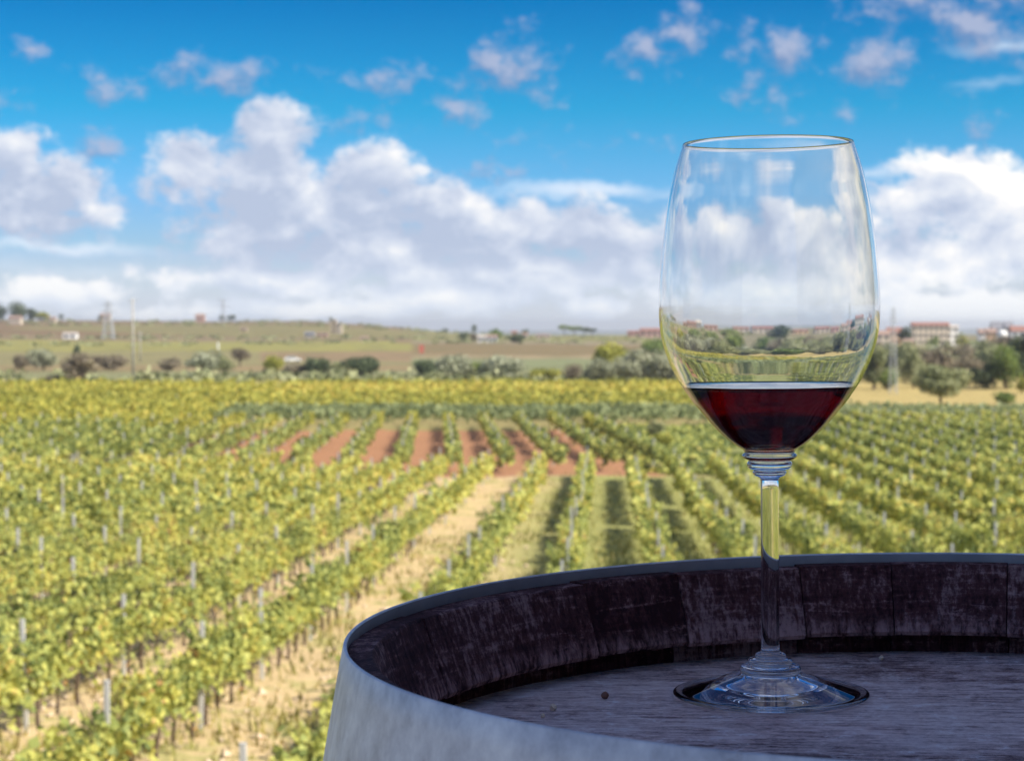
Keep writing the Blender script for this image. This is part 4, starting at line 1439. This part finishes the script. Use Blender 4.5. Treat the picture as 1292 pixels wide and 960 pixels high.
joints = sorted([ang_of(p) for p in (545, 742, 860, 1011, 1125, 1270)])
a_last, a_first = joints[-1], joints[0]
rest_n = 17
gap = (2 * math.pi - (a_last - a_first)) / rest_n
rj = random.Random(3)
full = joints + [a_last + gap * (i + rj.uniform(-.12, .12)) for i in range(1, rest_n)]
full.append(a_first + 2 * math.pi)
for i in range(len(full) - 1):
    a0, a1 = full[i] + .0012, full[i + 1] - .0012
    dr = rj.uniform(-.0007, .0007)
    dz = rj.uniform(-.0008, .0006)
    # profile from outside bottom, up, over the top, down the bevelled chime, into the croze
    prof = [(outer_r(z), z) for z in np.linspace(0, STAVE_TOP, 14)]
    top_in, bot_in = .2485 + dr, .2368 + dr
    lip = HEAD_Z + .0105 + dz
    prof[-1] = (prof[-1][0], STAVE_TOP + dz)
    prof += [(top_in + .0012, STAVE_TOP + dz), (top_in, STAVE_TOP - .0014)]
    for q in (.2, .4, .6, .8, .93):
        prof.append((top_in + (bot_in - top_in) * q, STAVE_TOP - .0014 + (lip + .003 - STAVE_TOP + .0014) * q))
    prof += [(bot_in, lip + .0022), (bot_in + .0014, lip), (.2545, lip - .0006), (.2545, HEAD_Z - .03), (.243, HEAD_Z - .04)]
    for z in np.linspace(HEAD_Z - .06, .06, 8):
        prof.append((outer_r(z) - .026, z))
    prof.append((.236, 0.0))
    na = 7
    V, Fc = [], []
    n = len(prof)
    for j in range(na):
        a = a0 + (a1 - a0) * j / (na - 1)
        edge = .0006 if j in (0, na - 1) else 0
        for q, (r, z) in enumerate(prof):
            rr = r + (edge if q > 14 else -edge)
            V.append((rr * math.cos(a), rr * math.sin(a), z))
    for j in range(na - 1):
        for q in range(n):
            q2 = (q + 1) % n
            Fc.append((j * n + q, (j + 1) * n + q, (j + 1) * n + q2, j * n + q2))
    Fc.append(tuple(range(n)))
    Fc.append(tuple(range((na - 1) * n, na * n))[::-1])
    o = meshobj('stave', V, Fc, m_stave, barrel)

# head: planks side by side
HR = .2515
GRAIN = R(-7)
edges = [-.2515, -.168, -.082, -.004, .083, .158, .2515]
for i in range(6):
    y0, y1 = edges[i] + .00018, edges[i + 1] - .00018
    N = 24
    top, bot = [], []
    ys_ = np.linspace(y0, y1, N)
    right = [(math.sqrt(max(HR * HR - v * v, 1e-7)), v) for v in ys_]
    left = [(-a, b) for a, b in right[::-1]]
    out = right + left
    dz = rj.uniform(-.0002, .0001)
    n = len(out)
    V = [(a, b, HEAD_Z + dz) for a, b in out] + [(a, b, HEAD_Z - .022) for a, b in out]
    Fc = [tuple(range(n)), tuple(range(n, 2 * n))[::-1]] + [(q, q + n, (q + 1) % n + n, (q + 1) % n) for q in range(n)]
    o = meshobj('head_board', V, Fc, m_head, barrel)
    o.rotation_euler = (0, 0, GRAIN)

# hoops


def hoop(z0, z1, rad, proud, name='hoop'):
    t_ = .0016
    prof = []
    zs = np.linspace(z0, z1, 8)
    ro = [rad(z) + proud + t_ for z in zs]
    ri = [rad(z) + proud for z in zs]
    pr = list(zip(ro, zs))
    pr[-1] = (ro[-1], z1 - .0007)
    pr += [(ro[-1] - .0005, z1), (ri[-1] + .0004, z1)]
    pr += [(ri[-1], z1 - .0007)] + list(zip(ri, zs))[:-1][::-1]
    n, seg = len(pr), 192
    V, Fc = [], []
    for j in range(seg):
        a = 2 * math.pi * j / seg
        for r, z in pr:
            V.append((r * math.cos(a), r * math.sin(a), z))
    for j in range(seg):
        j2 = (j + 1) % seg
        for q in range(n):
            q2 = (q + 1) % n
            Fc.append((j * n + q, j2 * n + q, j2 * n + q2, j * n + q2))
    o = meshobj(name, V, Fc, [M_HOOP, M_HOOP_IN], barrel, True)
    o.data.polygons.foreach_set('material_index', [1 if q >= 10 else 0 for _ in range(seg) for q in range(n)])
    return o


def chime_r(z):
    return .2603 + (BH - z) * .19


hoop(BH - .07, BH, chime_r, 0.0)
for z0, z1 in ((.74, .79), (.58, .63), (.32, .37), (.16, .21)):
    hoop(z0, z1, outer_r, .0012)
hoop(0.0, .06, lambda z: .2603 + z * .19, 0.0)

# rivets where the ends of the top hoop overlap (out on the shaded side)
rv = MB()
for q in (.02, .045):
    a = R(40)
    r = chime_r(BH - q) + .0016
    rv.tube([(r * math.cos(a), r * math.sin(a), BH - q), ((r + .003) * math.cos(a), (r + .003) * math.sin(a), BH - q)], [.006, .004], 12)
rv.build('rivet', M_HOOP, barrel, True)

BM = Matrix.Translation(base) @ Matrix.Rotation(TILT, 4, 'Y')


def on_head(px, py, dz=0.0):
    """barrel-head point under a pixel of the photograph"""
    inv = BM.inverted()
    o_ = inv @ Vector((0, 0, CAMZ))
    d_ = inv.to_3x3() @ ray(px, py)
    t_ = (HEAD_Z - o_.z) / d_.z
    return BM @ (o_ + d_ * t_ + Vector((0, 0, dz)))


# crumbs of earth on the head
CR = [plain('crumb_' + n, c, .9, .3, 300) for n, c in (('tan', (.92, .64, .46)), ('brown', (.26, .12, .08)))]
for px, py, s, mi, lab in ((698, 896, .0018, 0, 'pale tan crumb on the barrel head near its left edge'), (763, 881, .0019, 1, 'dark brown crumb on the barrel head left of the glass foot'),
                           (685, 905, .0011, 0, 'tiny tan speck beside the pale tan crumb on the barrel head'), (1112, 832, .0014, 0, 'small tan flake at the back wall right of the glass')):
    p = on_head(px, py)
    rgc = np.random.default_rng(int(px))
    mb = MB()
    V = []
    nlat, nlon = 6, 9
    for i in range(nlat + 1):
        th = math.pi * i / nlat
        for j in range(nlon):
            ph = 2 * math.pi * j / nlon
            q = s * rgc.uniform(.75, 1.15)
            V.append((q * math.sin(th) * math.cos(ph), q * math.sin(th) * math.sin(ph), s * .85 + q * math.cos(th) * .95))
    Fc = [(i * nlon + j, (i + 1) * nlon + j, (i + 1) * nlon + (j + 1) % nlon, i * nlon + (j + 1) % nlon) for i in range(nlat) for j in range(nlon)]
    o = meshobj('crumb', V, Fc, CR[mi])
    o.location = p
    tag(o, lab, 'crumb', group='crumbs on the barrel head')

# ------------------------------------------------------------------ wine glass
GS = 1 / 2606.0
gpos = BM @ Vector((.125 - .192, .94 - .81, HEAD_Z))
glass_t = thing('wine_glass', 'tall clear wine glass with a ringed stem standing on the barrel head', 'wine glass', gpos + up * .0004, (0, TILT * .55, 0))
m_glass, k = new_mat('clear_glass')
g = k.node('ShaderNodeBsdfPrincipled', {'Base Color': (.985, .992, .99, 1), 'Roughness': 0.0, 'IOR': 1.44, 'Transmission Weight': 1.0})
finish(k, g.outputs[0])

OUT = [(569, 33), (563, 43), (556, 52.5), (548, 61.5), (538, 71.5), (528, 80), (518, 88.5), (509, 96), (498, 103.5), (487, 111), (478, 116), (456, 126.5), (427, 135.3), (398, 138.3), (369, 138),
       (332, 135.4), (296, 131.6), (259, 126.5), (223, 119), (200, 112), (184, 106.8)]


def spline(pts, n):
    P = np.array(pts, float)
    P = np.vstack([2 * P[0] - P[1], P, 2 * P[-1] - P[-2]])
    out = []
    for i in range(1, len(P) - 2):
        for j in range(n):
            t_ = j / n
            a, b, c, d = P[i - 1], P[i], P[i + 1], P[i + 2]
            out.append(.5 * ((2 * b) + (c - a) * t_ + (2 * a - 5 * b + 4 * c - d) * t_ ** 2 + (3 * b - a - 3 * c + d) * t_ ** 3))
    out.append(P[-2])
    return np.array(out)


o_sp = spline([(h * GS, (880 - y) * GS) for y, h in OUT], 4)       # (r, z) outside of the bowl, bottom to rim


def wall_t(z):
    return np.interp(z, [.119, .128, .145, .165, .22, .25, .267], [.0026, .0022, .0016, .0012, .0011, .0010, .0006])


nrm_r = np.gradient(o_sp[:, 1])
nrm_z = -np.gradient(o_sp[:, 0])
ln = np.hypot(nrm_r, nrm_z)
inn = np.stack([o_sp[:, 0] - nrm_r / ln * wall_t(o_sp[:, 1]), o_sp[:, 1] - nrm_z / ln * wall_t(o_sp[:, 1])], -1)
Z_IN = .1222
inn = inn[(inn[:, 1] > Z_IN + .0012) & (inn[:, 0] > .008)]
inn_full = [(0, Z_IN), (.004, Z_IN + .0001), (.008, Z_IN + .0006)] + [tuple(p) for p in inn if p[0] > .0105]
inn_sp = np.array(inn_full)


def lathe(prof, name, mat, parent=None, seg=160, closed=False):
    V, Fc = [], []
    rings = []
    for r, z in prof:
        if r < 1e-6:
            rings.append([len(V)])
            V.append((0, 0, z))
        else:
            b = len(V)
            rings.append(list(range(b, b + seg)))
            for j in range(seg):
                a = 2 * math.pi * j / seg
                V.append((r * math.cos(a), r * math.sin(a), z))
    pairs = list(zip(rings[:-1], rings[1:])) + ([(rings[-1], rings[0])] if closed else [])
    for A, B in pairs:
        for j in range(seg):
            j2 = (j + 1) % seg
            if len(A) == 1:
                Fc.append((A[0], B[j2], B[j]))
            elif len(B) == 1:
                Fc.append((A[j], A[j2], B[0]))
            else:
                Fc.append((A[j], A[j2], B[j2], B[j]))
    return meshobj(name, V, Fc, mat, parent, True)


def arc(r0, z0, r1, z1, bulge):
    """rounded bead between two points"""
    out = []
    for t_ in np.linspace(0, 1, 7):
        out.append((r0 + (r1 - r0) * t_ + bulge * math.sin(math.pi * t_), z0 + (z1 - z0) * t_))
    return out


# the glass is blown in one piece: foot, stem and bowl share one skin
foot = [(0, .0060), (.006, .0058), (.011, .0050), (.0145, .0040), (.018, .0023), (.021, .0011), (.0235, .0004), (.026, .00012), (.029, .00006), (.033, .00005), (.037, .00005), (.040, .00005), (.0425, .00005), (.0443, .00005), (.0455, .00005),
        (.0460, .0001), (.0465, .00025), (.0470, .0005), (.0474, .0009), (.0474, .0013), (.0472, .0016), (.0468, .0018), (.0463, .0019), (.0458, .00195), (.0450, .0020),
        (.0440, .00203), (.0432, .00208), (.0425, .0022), (.0415, .0025), (.038, .0036), (.034, .00485), (.029, .0064), (.024, .0080), (.0195, .0094), (.0155, .0106)]
rings_low = [(.0136, .0108)] + arc(.0136, .0109, .0136, .0146, .0012) + [(.0112, .0149)] + arc(.0100, .0151, .0100, .0178, .0011) + [(.0080, .0181)] + arc(.0068, .0183, .0066, .0206, .0009) + [(.0052, .0210)]
stem = [(.00455, .0218), (.00438, .0240)] + [(.00434 + .0001 * math.sin(q * 3), .024 + .0805 * q) for q in np.linspace(.06, 1, 16)]
rings_top = [(.0047, .1056), (.0060, .1064)] + arc(.0072, .1068, .0076, .1094, .0008) + [(.0088, .1098)] + arc(.0098, .1101, .0100, .1142, .0011) + [(.0112, .1146)] + arc(.0119, .1149, .0122, .1178, .0013) + [(.0122, .1184)]
bowl = [tuple(p) for p in o_sp]
zr, rr_ = o_sp[-1, 1], o_sp[-1, 0]
rim = [(rr_ - .0001, zr + .0003), (rr_ - .00035, zr + .0004), (rr_ - .0006, zr + .0003)]
inner = [tuple(p) for p in inn_sp[::-1]]
prof_all = foot + rings_low + stem + rings_top + bowl + rim + inner
body = lathe(prof_all, 'glass_body', m_glass, glass_t)

# the wine
m_wine, k = new_mat('red_wine')
w = k.node('ShaderNodeBsdfPrincipled', {'Base Color': (1, 1, 1, 1), 'Roughness': 0.0, 'IOR': 1.34, 'Transmission Weight': 1.0})
vol = k.node('ShaderNodeVolumeAbsorption', {'Color': (.88, .0, .02, 1), 'Density': 330.0})
finish(k, w.outputs[0], vol.outputs[0])
Z_W = (880 - 489.5) * GS
mid_wall = np.stack([(np.interp(inn_sp[:, 1], o_sp[:, 1], o_sp[:, 0]) - inn_sp[:, 0]) * .65 + inn_sp[:, 0], inn_sp[:, 1]], -1)
mid_wall[:3, 0] = inn_sp[:3, 0] * 1.02
mid_wall[:, 1] -= np.interp(mid_wall[:, 0], [0, .012, .03], [.0008, .0008, .0004])
below = [tuple(p) for p in mid_wall if p[1] < Z_W - .0004]
r_top = float(np.interp(Z_W, inn_sp[3:, 1], inn_sp[3:, 0])) + .0005
wine_prof = [(max(r, 0), z) for r, z in below] + [(r_top + .0004, Z_W + .0006), (r_top - .0006, Z_W + .0002), (r_top - .002, Z_W), (r_top * .6, Z_W - .0001), (0, Z_W - .0001)]
wine = lathe(wine_prof, 'red_wine', m_wine)
wine.location = gpos + up * .0004
wine.rotation_euler = (0, TILT * .55, 0)
tag(wine, 'dark red wine filling the bottom of the tall wine glass', 'wine')
